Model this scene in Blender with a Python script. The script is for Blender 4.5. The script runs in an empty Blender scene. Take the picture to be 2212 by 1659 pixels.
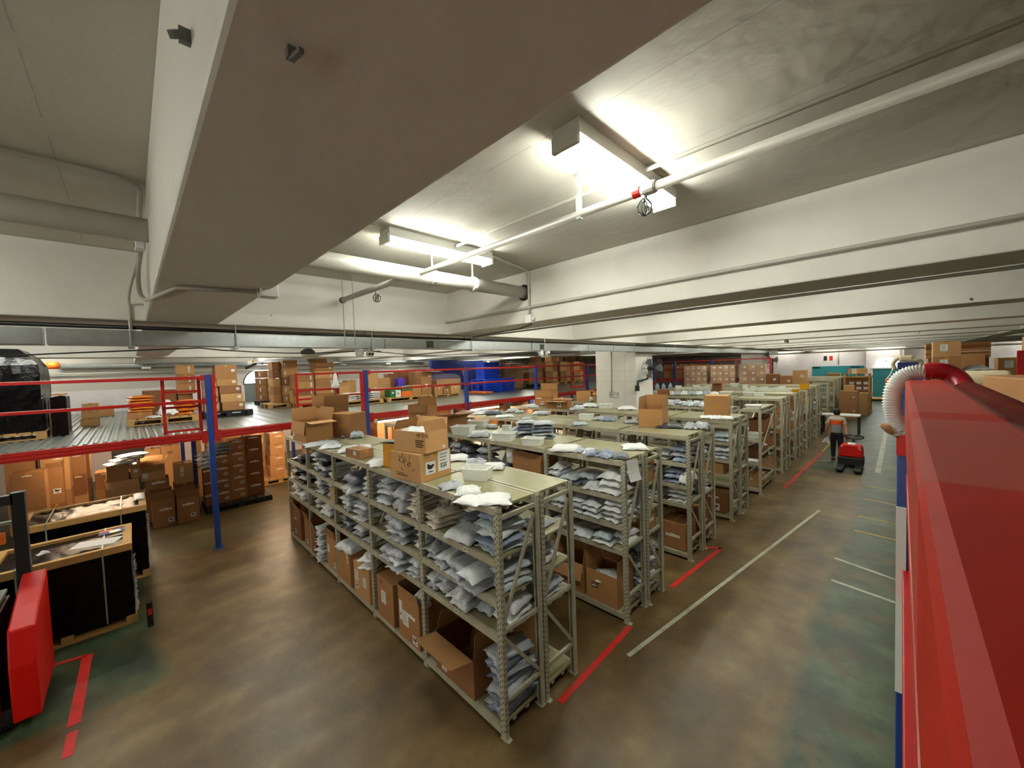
import bpy, bmesh, math, random
from mathutils import Vector, Matrix
from math import pi, sin, cos, radians as R_
C = bpy.context.scene.collection
scn = bpy.context.scene

# ------------------------------------------------------------------ camera
cam_d = bpy.data.cameras.new('camera'); cam = bpy.data.objects.new('camera', cam_d); C.objects.link(cam)
scn.camera = cam
cam_d.sensor_fit = 'HORIZONTAL'; cam_d.sensor_width = 36.0
cam_d.lens = 36.0 * 833.7 / 2212.0
cam_d.clip_start = 0.005; cam_d.clip_end = 200
YAW, PITCH, ROLL = -0.7909, 0.0409, 0.03456
cy_, sy_, cp_, sp_, cr_, sr_ = cos(YAW), sin(YAW), cos(PITCH), sin(PITCH), cos(ROLL), sin(ROLL)
fwd = Vector((sy_*cp_, cy_*cp_, -sp_)); rt = Vector((cy_, -sy_, 0)); dn = fwd.cross(rt)
rt2 = cr_*rt + sr_*dn; dn2 = -sr_*rt + cr_*dn
CAM = Vector((2.3986, -2.1262, 3.2))
cam.matrix_world = Matrix(((rt2.x, -dn2.x, -fwd.x, CAM.x), (rt2.y, -dn2.y, -fwd.y, CAM.y), (rt2.z, -dn2.z, -fwd.z, CAM.z), (0, 0, 0, 1)))

# ------------------------------------------------------------------ world, colour management
w = bpy.data.worlds.new('world'); scn.world = w; w.use_nodes = True
w.node_tree.nodes['Background'].inputs[0].default_value = (0.02, 0.02, 0.022, 1)
w.node_tree.nodes['Background'].inputs[1].default_value = 1.0
scn.view_settings.view_transform = 'Standard'; scn.view_settings.look = 'None'
scn.view_settings.exposure = EXPO = 2.45; scn.view_settings.gamma = 1.0
scn.view_settings.use_curve_mapping = False
scn.cycles.max_bounces = 8; scn.cycles.diffuse_bounces = 5; scn.cycles.glossy_bounces = 3
scn.cycles.transmission_bounces = 4; scn.cycles.transparent_max_bounces = 6
scn.cycles.caustics_reflective = False; scn.cycles.caustics_refractive = False
scn.cycles.sample_clamp_indirect = 4.0
TUBE_POWER = 26.0

# ------------------------------------------------------------------ materials
def lin(h):
    h = h.lstrip('#'); o = []
    for i in (0, 2, 4):
        v = int(h[i:i+2], 16) / 255.0
        o.append(v/12.92 if v <= 0.04045 else ((v+0.055)/1.055)**2.4)
    return (*o, 1.0)
M = {}
def mat(name, col, rough=0.6, metal=0.0, var=0.12, scale=6.0, bump=0.0, bscale=40.0, spec=0.5, dirt=None, dscale=1.5, dfac=0.5, coat=0.0, objc=True, bdist=0.02, detail=5.0):
    m = bpy.data.materials.new(name); m.use_nodes = True; nt = m.node_tree; N = nt.nodes; L = nt.links
    b = N['Principled BSDF']; c = lin(col) if isinstance(col, str) else col
    b.inputs['Roughness'].default_value = rough; b.inputs['Metallic'].default_value = metal
    b.inputs['Specular IOR Level'].default_value = spec
    if coat: b.inputs['Coat Weight'].default_value = coat; b.inputs['Coat Roughness'].default_value = 0.15
    tc = N.new('ShaderNodeTexCoord'); co = tc.outputs['Object'] if objc else None
    if not objc:
        g = N.new('ShaderNodeNewGeometry'); co = g.outputs['Position']
    nz = N.new('ShaderNodeTexNoise'); nz.inputs['Scale'].default_value = scale; nz.inputs['Detail'].default_value = detail
    L.new(co, nz.inputs['Vector'])
    mx = N.new('ShaderNodeMixRGB'); mx.inputs['Color1'].default_value = tuple(v*(1-var) for v in c[:3])+(1,)
    mx.inputs['Color2'].default_value = tuple(min(1, v*(1+var)) for v in c[:3])+(1,)
    L.new(nz.outputs['Fac'], mx.inputs['Fac']); out = mx.outputs['Color']
    if dirt:
        n2 = N.new('ShaderNodeTexNoise'); n2.inputs['Scale'].default_value = dscale; n2.inputs['Detail'].default_value = 8; n2.inputs['Roughness'].default_value = 0.65
        L.new(co, n2.inputs['Vector'])
        rp = N.new('ShaderNodeValToRGB'); rp.color_ramp.elements[0].position = 0.48; rp.color_ramp.elements[1].position = 0.68
        L.new(n2.outputs['Fac'], rp.inputs['Fac'])
        ml = N.new('ShaderNodeMath'); ml.operation = 'MULTIPLY'; ml.inputs[1].default_value = dfac; L.new(rp.outputs['Color'], ml.inputs[0])
        m2 = N.new('ShaderNodeMixRGB'); m2.inputs['Color2'].default_value = lin(dirt); L.new(out, m2.inputs['Color1']); L.new(ml.outputs[0], m2.inputs['Fac'])
        out = m2.outputs['Color']
    L.new(out, b.inputs['Base Color'])
    if bump:
        bn = N.new('ShaderNodeTexNoise'); bn.inputs['Scale'].default_value = bscale; bn.inputs['Detail'].default_value = 4; L.new(co, bn.inputs['Vector'])
        bp = N.new('ShaderNodeBump'); bp.inputs['Strength'].default_value = bump; bp.inputs['Distance'].default_value = bdist
        L.new(bn.outputs['Fac'], bp.inputs['Height']); L.new(bp.outputs['Normal'], b.inputs['Normal'])
    M[name] = m
    return m
def emis(name, col, s):
    m = bpy.data.materials.new(name); m.use_nodes = True; nt = m.node_tree; nt.nodes.clear()
    o = nt.nodes.new('ShaderNodeOutputMaterial'); e = nt.nodes.new('ShaderNodeEmission')
    e.inputs[0].default_value = lin(col); e.inputs[1].default_value = s; nt.links.new(e.outputs[0], o.inputs[0]); M[name] = m; return m
mat('paint', '#dcd9d0', 0.7, var=0.06, scale=1.5, bump=0.25, bscale=9, dirt='#b9b5a8', dscale=0.9, dfac=0.35, objc=False)
def pits(m):     # bolt holes and chips left in the painted concrete
    nt = m.node_tree; N = nt.nodes; L = nt.links; b = N['Principled BSDF']; src = b.inputs['Base Color'].links[0].from_socket
    g = N.new('ShaderNodeNewGeometry'); v = N.new('ShaderNodeTexVoronoi'); v.inputs['Scale'].default_value = 1.7; L.new(g.outputs['Position'], v.inputs['Vector'])
    nz = N.new('ShaderNodeTexNoise'); nz.inputs['Scale'].default_value = 30; L.new(g.outputs['Position'], nz.inputs['Vector'])
    a = N.new('ShaderNodeMath'); a.operation = 'MULTIPLY'; a.inputs[1].default_value = 0.06; L.new(nz.outputs['Fac'], a.inputs[0])
    c = N.new('ShaderNodeMath'); c.operation = 'LESS_THAN'; L.new(v.outputs['Distance'], c.inputs[0]); L.new(a.outputs[0], c.inputs[1])
    mx = N.new('ShaderNodeMixRGB'); mx.inputs['Color2'].default_value = lin('#5c5a52'); L.new(c.outputs[0], mx.inputs['Fac']); L.new(src, mx.inputs['Color1']); L.new(mx.outputs['Color'], b.inputs['Base Color'])
pits(M['paint'])
mat('soffit', '#a9a49b', 0.75, var=0.06, scale=1.2, bump=0.15, bscale=7, dirt='#8f897f', dscale=0.6, dfac=0.3, objc=False)
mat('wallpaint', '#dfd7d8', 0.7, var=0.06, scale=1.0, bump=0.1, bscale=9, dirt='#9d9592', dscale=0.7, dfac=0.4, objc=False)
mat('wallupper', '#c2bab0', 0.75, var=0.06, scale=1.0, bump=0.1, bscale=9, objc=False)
mat('pipe_paint', '#b5b3a8', 0.45, var=0.08, scale=8)
mat('galv', '#b9bebd', 0.34, metal=0.55, var=0.2, scale=14, bump=0.08, bscale=30)
mat('darksteel', '#55564f', 0.5, metal=0.5, var=0.15)
mat('lampbody', '#d6d6d0', 0.4, var=0.03)
emis('tube', '#f4f6ea', TUBE_POWER); emis('tube_warm', '#ffdcb4', TUBE_POWER); emis('exit', '#f2fbff', 4.0); emis('daylight', '#f4f8ff', 3.0)
mat('rack', '#b6b19a', 0.42, metal=0.25, var=0.1, scale=5, dirt='#6f6a55', dscale=6, dfac=0.35)
mat('shelf', '#97926e', 0.35, metal=0.15, var=0.14, scale=3, dirt='#5f5a3e', dscale=2.5, dfac=0.4)
mat('holes', '#1c1a15', 0.9)
mat('red', '#a5120a', 0.4, var=0.12, scale=5, coat=0.15, dirt='#7d0f08', dscale=3, dfac=0.3)
mat('railred', '#b01f0c', 0.55, var=0.1, scale=9, spec=0.15, dirt='#7a1206', dscale=8, dfac=0.3)
mat('amber', '#c98a1c', 0.22, var=0.12, scale=6, bump=0.15, bscale=12)
mat('blue', '#1b3c86', 0.38, var=0.12, scale=5, coat=0.2)
mat('bluecrate', '#1548d8', 0.4, var=0.1, scale=4)
mat('navy', '#16286b', 0.6, var=0.1, scale=2)
for k, h in (('card', '#ac7d4b'), ('card2', '#9b6d40'), ('card3', '#bb8e5a'), ('card4', '#865833')):
    mat(k, h, 0.75, var=0.1, scale=5, bump=0.05, bscale=60, dirt='#6e4522', dscale=3, dfac=0.2)
mat('cardin', '#8a6235', 0.85, var=0.12, scale=6)
mat('tape', '#b98a3c', 0.25, var=0.1)
mat('paper', '#dcdcd8', 0.6, var=0.03); mat('ink', '#16140f', 0.7); mat('inkbrown', '#33200e', 0.8)
mat('paleprint', '#e3dccd', 0.7)
def bagm(n, h, r=0.3): mat(n, h, r, var=0.08, scale=7, bump=0.4, bscale=9, bdist=0.025, spec=0.5, detail=3)
bagm('bag_grey', '#adb1b8'); bagm('bag_light', '#dadee2'); bagm('bag_dark', '#62666f', 0.32); bagm('bag_blue', '#7f8ba2'); bagm('bag_white', '#e6e7e6', 0.35)
bagm('bag_cream', '#ddd2c2', 0.4); bagm('bag_pale', '#b5c4ca', 0.22); bagm('bag_black', '#22242a', 0.25); bagm('bag_orange', '#d8761c', 0.4)
mat('blackwrap', '#080708', 0.22, var=0.2, bump=0.35, bscale=14, bdist=0.02, spec=0.2)
mat('brownwrap', '#120806', 0.36, var=0.2, bump=0.35, bscale=12, bdist=0.02, spec=0.12)
mat('wood', '#b08a52', 0.7, var=0.18, scale=9, dirt='#7d5c30', dscale=5, dfac=0.4)
mat('woodplank', '#b98d50', 0.65, var=0.18, scale=9)
mat('strap', '#7f8c78', 0.4)
mat('black', '#121212', 0.45); mat('rubber', '#1a1a1a', 0.8); mat('grey', '#6d706c', 0.5); mat('white', '#e2e2de', 0.5)
mat('teal', '#2c7f88', 0.4, var=0.06); mat('green', '#1d6a3a', 0.5); mat('orange', '#e36a12', 0.5); mat('purple', '#5a35b8', 0.5)
mat('skin', '#b07a58', 0.55); mat('hair', '#120e0b', 0.7)
mat('trousers', '#0e0f14', 0.85)
mat('foam', '#d8c8a6', 0.8, bump=0.1); mat('redsleeve', '#a8091c', 0.35, var=0.15, bump=0.2, bscale=30)
mat('machine_red', '#c80d06', 0.45, var=0.05, spec=0.3)
def translucent(name, col, alpha):
    m = mat(name, col, 0.22, var=0.05); b = m.node_tree.nodes['Principled BSDF']
    b.inputs['Alpha'].default_value = alpha; return m
translucent('tub', '#f4f6f0', 0.68); translucent('tubyellow', '#d8a01c', 0.85)
translucent('film', '#e0d2c6', 0.11)
# ridged steel deck: bump bands along X
def deckmat():
    m = mat('deckplate', '#8f9490', 0.33, metal=0.55, var=0.15, scale=2, dirt='#5d605a', dscale=1.2, dfac=0.5); return m
deckmat(); mat('deckflat', '#868a7e', 0.3, metal=0.3, var=0.15, scale=2, dirt='#6a6d5f', dscale=1.0, dfac=0.5)
# floor: worn brown concrete, green painted lanes, streaks
def floormat():
    m = bpy.data.materials.new('floor'); m.use_nodes = True; nt = m.node_tree; N = nt.nodes; L = nt.links; b = N['Principled BSDF']
    g = N.new('ShaderNodeNewGeometry'); P = g.outputs['Position']
    sx = N.new('ShaderNodeSeparateXYZ'); L.new(P, sx.inputs[0])
    def noise(s, d=6, r=0.6, vec=P):
        n = N.new('ShaderNodeTexNoise'); n.inputs['Scale'].default_value = s; n.inputs['Detail'].default_value = d; n.inputs['Roughness'].default_value = r; L.new(vec, n.inputs['Vector']); return n.outputs['Fac']
    def ramp(fac, stops):
        r = N.new('ShaderNodeValToRGB'); r.color_ramp.elements[0].position = stops[0][0]; r.color_ramp.elements[0].color = lin(stops[0][1])
        r.color_ramp.elements[1].position = stops[-1][0]; r.color_ramp.elements[1].color = lin(stops[-1][1])
        for p, c in stops[1:-1]:
            e = r.color_ramp.elements.new(p); e.color = lin(c)
        L.new(fac, r.inputs['Fac']); return r.outputs['Color']
    def math_(op, a, bb):
        n = N.new('ShaderNodeMath'); n.operation = op
        for i, v in enumerate((a, bb)):
            if isinstance(v, (int, float)): n.inputs[i].default_value = v
            else: L.new(v, n.inputs[i])
        return n.outputs[0]
    def mix(f, a, bb):
        n = N.new('ShaderNodeMixRGB'); L.new(f, n.inputs['Fac']); L.new(a, n.inputs['Color1']); L.new(bb, n.inputs['Color2']); return n.outputs['Color']
    wv = N.new('ShaderNodeTexWave'); wv.inputs['Scale'].default_value = 0.8; wv.inputs['Distortion'].default_value = 9; wv.inputs['Detail'].default_value = 4; wv.inputs['Detail Scale'].default_value = 0.7; L.new(P, wv.inputs['Vector'])
    brown = ramp(noise(1.1), [(0.3, '#3a2a12'), (0.5, '#604c2a'), (0.72, '#7f6d45')])
    brown = mix(math_('MULTIPLY', wv.outputs['Fac'], 0.28), brown, ramp(noise(3), [(0.35, '#33240f'), (0.7, '#4b3c20')]))
    green = ramp(noise(1.6), [(0.3, '#1a2313'), (0.5, '#2d3c26'), (0.72, '#4f5f44')])
    wob = math_('MULTIPLY', math_('SUBTRACT', noise(0.9), 0.5), 0.7)
    def step(v, e, s):  # smooth-ish step
        return math_('MINIMUM', math_('MAXIMUM', math_('MULTIPLY', math_('SUBTRACT', v, e), s), 0.0), 1.0)
    X = math_('ADD', sx.outputs['X'], wob); Y = math_('ADD', sx.outputs['Y'], wob)
    lane = step(X, 1.62, 6.0)                                           # the painted truck lane under the gallery
    far = math_('MULTIPLY', step(X, 0.45, 6.0), step(Y, 11.5, 3.0))     # the lane widens at the far end
    left = step(math_('MULTIPLY', X, -1.0), 6.9, 5.0)                   # under the mezzanine
    corner = math_('MULTIPLY', step(math_('MULTIPLY', X, -1.0), 3.0, 6.0), step(math_('MULTIPLY', Y, -1.0), 2.0, 6.0))
    msk = math_('MAXIMUM', math_('MAXIMUM', lane, far), math_('MAXIMUM', math_('MULTIPLY', left, 0.55), corner))
    msk = math_('MULTIPLY', msk, step(noise(2.2), 0.3, 5.0))
    col = mix(msk, brown, green)
    L.new(col, b.inputs['Base Color'])
    rr = N.new('ShaderNodeMapRange'); rr.inputs['To Min'].default_value = 0.28; rr.inputs['To Max'].default_value = 0.55; L.new(noise(2.5), rr.inputs['Value']); L.new(rr.outputs[0], b.inputs['Roughness'])
    bp = N.new('ShaderNodeBump'); bp.inputs['Strength'].default_value = 0.25; bp.inputs['Distance'].default_value = 0.02; L.new(noise(5), bp.inputs['Height']); L.new(bp.outputs[0], b.inputs['Normal'])
    M['floor'] = m
floormat()

# ------------------------------------------------------------------ mesh helpers
class MB:
    def __init__(s): s.v = []; s.f = []; s.m = []; s.mats = []
    def mi(s, m):
        m = M[m]
        if m not in s.mats: s.mats.append(m)
        return s.mats.index(m)
    def add(s, vs, fs, m):
        b = len(s.v); k = s.mi(m); s.v += [tuple(v) for v in vs]
        for f in fs: s.f.append(tuple(b+i for i in f)); s.m.append(k)
        return s
    def box(s, x0, x1, y0, y1, z0, z1, m, T=None):
        vs = [Vector((x, y, z)) for z in (z0, z1) for y in (y0, y1) for x in (x0, x1)]
        if T is not None: vs = [T @ v for v in vs]
        return s.add(vs, [(0, 2, 3, 1), (4, 5, 7, 6), (0, 1, 5, 4), (2, 6, 7, 3), (0, 4, 6, 2), (1, 3, 7, 5)], m)
    def bar(s, a, b, w, h, m, up=(0, 0, 1)):   # a square bar from a to b
        a = Vector(a); b = Vector(b); d = b-a; L = d.length; d.normalize(); u = Vector(up)
        if abs(d.dot(u)) > 0.99: u = Vector((0, 1, 0))
        sd = d.cross(u).normalized(); u = sd.cross(d).normalized()
        T = Matrix(((d.x, sd.x, u.x, a.x), (d.y, sd.y, u.y, a.y), (d.z, sd.z, u.z, a.z), (0, 0, 0, 1)))
        return s.box(0, L, -w/2, w/2, -h/2, h/2, m, T)
    def tube(s, pts, r, m, n=10, caps=True, radii=None):
        pts = [Vector(p) for p in pts]; rings = []; prev = None
        for i, p in enumerate(pts):
            d = (pts[min(i+1, len(pts)-1)]-pts[max(i-1, 0)]).normalized()
            if prev is None:
                u = Vector((0, 0, 1)) if abs(d.z) < 0.9 else Vector((1, 0, 0))
                u = (u-d*u.dot(d)).normalized()
            else: u = (prev-d*prev.dot(d)).normalized()
            prev = u; q = d.cross(u); rr = radii[i] if radii else r
            rings.append([p+(u*cos(2*pi*k/n)+q*sin(2*pi*k/n))*rr for k in range(n)])
        vs = [v for rg in rings for v in rg]; fs = []
        for i in range(len(pts)-1):
            for k in range(n):
                a = i*n+k; b = i*n+(k+1) % n; fs.append((a, b, b+n, a+n))
        if caps: fs.append(tuple(range(n-1, -1, -1))); fs.append(tuple((len(pts)-1)*n+k for k in range(n)))
        return s.add(vs, fs, m)
    def lathe(s, prof, c, m, n=20, axis='z'):
        c = Vector(c); vs = []; fs = []
        for r, h in prof:
            for k in range(n):
                a = 2*pi*k/n; v = (r*cos(a), r*sin(a), h)
                if axis == 'x': v = (h, r*cos(a), r*sin(a))
                if axis == 'y': v = (r*cos(a), h, r*sin(a))
                vs.append(c+Vector(v))
        for i in range(len(prof)-1):
            for k in range(n): fs.append((i*n+k, i*n+(k+1) % n, (i+1)*n+(k+1) % n, (i+1)*n+k))
        fs.append(tuple(range(n-1, -1, -1))); fs.append(tuple((len(prof)-1)*n+k for k in range(n)))
        return s.add(vs, fs, m)
    def prism(s, poly, ax, lo, hi, m, T=None):   # poly in the two other axes, extruded along ax
        def P(a, b, t): return {'x': (t, a, b), 'y': (a, t, b), 'z': (a, b, t)}[ax]
        n = len(poly); vs = [Vector(P(a, b, lo)) for a, b in poly]+[Vector(P(a, b, hi)) for a, b in poly]
        if T is not None: vs = [T @ v for v in vs]
        fs = [tuple(range(n-1, -1, -1)), tuple(range(n, 2*n))]+[(i, (i+1) % n, n+(i+1) % n, n+i) for i in range(n)]
        return s.add(vs, fs, m)
    def mesh(s, name, smooth=False):
        me = bpy.data.meshes.new(name); me.from_pydata(s.v, [], s.f)
        for m in s.mats: me.materials.append(m)
        me.polygons.foreach_set('material_index', s.m)
        bm = bmesh.new(); bm.from_mesh(me); bmesh.ops.recalc_face_normals(bm, faces=bm.faces); bm.to_mesh(me); bm.free()
        if smooth: me.polygons.foreach_set('use_smooth', [True]*len(me.polygons))
        me.update(); return me
    def build(s, name, parent=None, smooth=False, bevel=0.0, loc=None):
        o = bpy.data.objects.new(name, s.mesh(name, smooth)); C.objects.link(o)
        if parent is not None: o.parent = parent
        if loc: o.location = loc
        if bevel:
            md = o.modifiers.new('bevel', 'BEVEL'); md.width = bevel; md.segments = 2; md.limit_method = 'ANGLE'
        return o
def tag(o, label, cat, group=None):
    o['label'] = label; o['category'] = cat
    if group: o['group'] = group
    return o
def struct(o): o['kind'] = 'structure'; return o
def thing(name, label, cat, loc=(0, 0, 0), rz=0.0, group=None):
    o = bpy.data.objects.new(name, None); C.objects.link(o); o.location = loc; o.rotation_euler = (0, 0, rz); o.empty_display_size = 0.1
    return tag(o, label, cat, group)
def link_copy(src, loc, rz=0.0, scale=(1, 1, 1)):
    o = src.copy(); C.objects.link(o); o.location = loc; o.rotation_euler = (0, 0, rz); o.scale = scale
    for ch in src.children:
        c = ch.copy(); C.objects.link(c); c.parent = o
        for g in ch.children:
            d = g.copy(); C.objects.link(d); d.parent = c
    return o

# ------------------------------------------------------------------ the setting
ZC, ZS = 4.40, 3.76
X0, X1, Y0, Y1 = -16.0, 14.0, -9.0, 37.0
struct(MB().box(X0-.2, X1+.2, Y0-.2, Y1+.2, -0.2, 0, 'floor').build('floor'))
def slabmat():
    m = mat('slab', '#c4c0b4', 0.72, var=0.06, scale=1.5, bump=0.3, bscale=8, dirt='#b3afa2', dscale=1.1, dfac=0.4, objc=False); nt = m.node_tree; N = nt.nodes; L = nt.links; b = N['Principled BSDF']; src = b.inputs['Base Color'].links[0].from_socket
    g = N.new('ShaderNodeNewGeometry'); sp = N.new('ShaderNodeSeparateXYZ'); L.new(g.outputs['Position'], sp.inputs[0])
    nz = N.new('ShaderNodeTexNoise'); nz.inputs['Scale'].default_value = 3.0; L.new(g.outputs['Position'], nz.inputs['Vector'])
    def mth(op, a, c):
        n = N.new('ShaderNodeMath'); n.operation = op
        for i, v in enumerate((a, c)):
            if isinstance(v, (int, float)): n.inputs[i].default_value = v
            else: L.new(v, n.inputs[i])
        return n.outputs[0]
    fr = mth('FRACT', mth('DIVIDE', mth('ADD', mth('ADD', sp.outputs['Y'], 20.03), mth('MULTIPLY', nz.outputs['Fac'], 0.012)), 0.61), 0)
    ln = mth('MULTIPLY', mth('LESS_THAN', fr, 0.010), mth('GREATER_THAN', nz.outputs['Fac'], 0.45))
    mx = N.new('ShaderNodeMixRGB'); mx.inputs['Color2'].default_value = lin('#77746a'); L.new(mth('MULTIPLY', ln, 0.4), mx.inputs['Fac']); L.new(src, mx.inputs['Color1']); L.new(mx.outputs['Color'], b.inputs['Base Color'])
slabmat()
def ceiling():
    b = MB(); b.box(X0-.2, X1+.2, Y0-.2, Y1+.2, ZC, ZC+0.2, 'slab'); return struct(b.build('ceiling'))
ceiling()
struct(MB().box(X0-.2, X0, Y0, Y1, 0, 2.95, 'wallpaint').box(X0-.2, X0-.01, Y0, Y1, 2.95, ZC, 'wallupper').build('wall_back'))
struct(MB().box(X0-.2, X1+.2, Y1, Y1+.2, 0, ZC, 'wallpaint').build('wall_far'))
struct(MB().box(X0-.2, X1+.2, Y0-.2, Y0, 0, ZC, 'wallpaint').build('wall_near'))
struct(MB().box(X1, X1+.2, Y0, Y1, 0, ZC, 'wallpaint').build('wall_right'))
def beam(x0, x1, y0, y1, z0=ZS, cut=None):
    b = MB(); b.box(x0, x1, y0, y1, z0, ZC-0.0005, 'paint')
    return struct(b.build('ceiling_beam', bevel=0.012))
for k in range(12):                                   # beams crossing the hall
    y0 = (-1.994, 1.45, 4.7, 8.1)[k] if k < 4 else 8.1+3.3*(k-3)
    wd = 0.55
    if y0+wd > Y1: break
    beam(-2.62, X1, y0, y0+wd, ZS); beam(X0, -3.2, y0, y0+wd, ZS+0.02)
beam(-3.2, -2.6, Y0, Y1, ZS)                          # the long girder over the cable trunking
beam(-10.4, -9.85, Y0, Y1, ZS-0.02)                   # girder above the mezzanine
beam(4.6, 5.1, Y0, Y1, ZS+0.01)
beam(X0, -3.2, -5.6, -5.05, ZS+0.02); beam(-2.6, X1, -5.6, -5.05, ZS)
# column
cb = MB().box(-4.18, -2.87, 8.0, 9.05, 0, ZS+0.3, 'paint'); struct(cb.build('column', bevel=0.015))
struct(MB().box(-4.0, -2.9, 22.5, 23.6, 0, ZS+0.3, 'paint').build('column', bevel=0.015))
struct(MB().box(0.55, 2.6, 36.45, 36.98, 0, ZC-0.001, 'wallpaint').build('column'))
# painted floor lines
def line(name, pts, wd, m):
    b = MB()
    for a, c in zip(pts, pts[1:]):
        a = Vector((*a, 0.0)); c = Vector((*c, 0.0)); d = (c-a).normalized(); s = Vector((-d.y, d.x, 0))*wd/2
        vs = [a+s, a-s, c-s, c+s]; b.add([(v.x, v.y, 0.0015) for v in vs]+[(v.x, v.y, 0.003) for v in vs], [(0, 1, 2, 3), (7, 6, 5, 4), (0, 4, 5, 1), (1, 5, 6, 2), (2, 6, 7, 3), (3, 7, 4, 0)], m)
    return struct(b.build(name))
mat('linered', '#c31a14', 0.5, var=0.15, scale=20, dirt='#5a3a24', dscale=7, dfac=0.5)
mat('lineyellow', '#b8992a', 0.5, var=0.2, scale=20, dirt='#4a4a2a', dscale=5, dfac=0.7)
mat('linewhite', '#a8a894', 0.5, var=0.2, scale=20, dirt='#5a5a46', dscale=5, dfac=0.6)
line('floor_marking_red', [(0.12, 0.62), (0.08, 2.05)], 0.07, 'linered')
line('floor_marking_red', [(0.10, 3.2), (0.24, 4.9)], 0.07, 'linered')
line('floor_marking_red', [(0.24, 4.9), (0.02, 4.75)], 0.07, 'linered')
line('floor_marking_red', [(0.36, 9.2), (0.52, 14.5)], 0.07, 'linered')
line('floor_marking_yellow', [(0.52, 14.5), (0.56, 19)], 0.06, 'lineyellow')
line('floor_marking_white', [(0.3, 1.6), (1.2, 8.0)], 0.05, 'linewhite')
line('floor_marking_white', [(1.66, 5.7), (2.5, 5.42)], 0.06, 'linewhite')
line('floor_marking_white', [(1.7, 4.88), (2.5, 4.72)], 0.06, 'linewhite')
line('floor_marking_white', [(1.95, 12.2), (1.95, 22)], 0.12, 'linewhite')
for yy in (7.2, 8.1, 9.4, 10.6, 13.1): line('floor_marking_yellow', [(1.8, yy), (2.7, yy-0.12)], 0.05, 'lineyellow')
line('floor_marking_yellow', [(0.45, 12.9), (1.0, 13.2)], 0.05, 'lineyellow')
line('floor_marking_yellow', [(-14.2, -1.6), (-13.6, -1.5)], 0.08, 'lineyellow')
line('floor_marking_red', [(-2.62, -2.68), (-2.95, -2.67)], 0.07, 'linered')
line('floor_marking_red', [(-3.05, -2.67), (-4.33, -2.65)], 0.09, 'linered')
line('floor_marking_red', [(-4.33, -2.65), (-4.43, -3.1)], 0.05, 'linered')

# ------------------------------------------------------------------ lamps
def make_lamp(label, x, y, z, axis='y', L=1.22, warm=False, group=None):
    t = thing('ceiling_light', label, 'light', (x, y, z), 0 if axis == 'y' else pi/2, group)
    b = MB(); b.box(-0.085, 0.085, -L/2, L/2, -0.075, 0, 'lampbody'); b.build('lamp_housing', t, bevel=0.006)
    for s in (-1, 1):
        h = MB(); h.box(-0.08, 0.08, s*L/2-0.012, s*L/2+0.012, -0.125, -0.05, 'lampbody'); h.build('lamp_holder', t, bevel=0.004)
        q = MB(); q.tube([(s*0.05, -L/2+0.015, -0.1), (s*0.05, L/2-0.015, -0.1)], 0.014, 'tube_warm' if warm else 'tube', 6, caps=False); q.build('lamp_tube', t)
    return t
make_lamp('bright twin-tube lamp on the ceiling, the nearer of the two beside the sprinkler pipe', 1.22, 0.04, ZC, L=1.14)
make_lamp('twin-tube ceiling lamp beside the large white pipe', -0.65, 0.02, ZC, L=1.14)
n = 0
hidden = [(1.2, 3.3), (-0.9, 3.3), (1.2, 6.8), (-0.9, 6.8), (1.3, 9.9), (-1.2, 9.9), (1.3, 13.2), (-1.2, 13.2), (-5.2, 3.3), (-7.8, 3.3), (-5.2, 6.8), (-7.8, 6.8), (-5.2, -0.1), (-7.8, -0.1),
          (-5.2, -3.4), (-7.8, -3.6), (1.3, 16.6), (-1.2, 16.6), (-5.5, 12.6), (-8, 16.6), (1.4, 20.0), (-1.5, 20.0), (1.4, 23.2), (-2, 26.5), (1.4, 26.5), (1.4, 30), (-2, 33), (1.5, 33),
          (-12.4, -3.2), (-12.4, 0.2), (-12.4, 3.4), (-12.4, 6.8), (-12.4, 10), (-12.4, 14), (8, 10), (8, 20)]
HALL = ['over the first aisle', 'over the second rack row', 'over the third rack row', 'over the fourth rack row', 'over the fifth rack row', 'over the sixth rack row', 'over the seventh rack row', 'over the eighth rack row']
for i, (lx, ly) in enumerate(hidden):
    where = 'above the mezzanine' if lx < -3.2 else ('over the right wing' if lx > 5 else 'above the racks')
    side = {True: 'lane side', False: 'column side'}[lx > 0]
    if lx < -10: side = 'back wall side'
    elif lx < -7: side = 'middle girder side'
    elif lx < -3: side = 'trunking side'
    make_lamp('added twin-tube lamp %s, %s, ceiling bay %d from the gallery' % (where, side, round((ly+5.6)/3.3)), lx, ly, ZC, group='added lamps between the ceiling beams')  # unseen lamps, added to light the bays between the beams
make_lamp('ceiling lamp near the gallery before the wide beam', -0.7, -4.0, ZC)
def added_wall_lamp(label, x, y, z):
    t = make_lamp(label, x, y, z, 'x'); t.rotation_euler = (-pi/2, 0, 0); t.rotation_euler = Matrix(((0, -1, 0), (0, 0, -1), (1, 0, 0))).to_euler(); return t
for i, lx in enumerate((-9, -5.5, -2, 1.5, 5, 8.5)):
    added_wall_lamp('added twin-tube lamp on the wall behind the gallery, %s from its left end' % ('first', 'second', 'third', 'fourth', 'fifth', 'sixth')[i], lx, Y0+.001, 1.5)  # added fill lamps behind the camera, for the soffit and rack fronts
for i, (lx, ly) in enumerate(((-14.6, -4), (-14.6, 1.5), (-14.6, 8), (-14.6, 14))): make_lamp('added ceiling lamp close to the back wall, %s from the left' % ('first', 'second', 'third', 'fourth')[i], lx, ly, ZC)  # unseen lamps added to brighten the back wall
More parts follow.
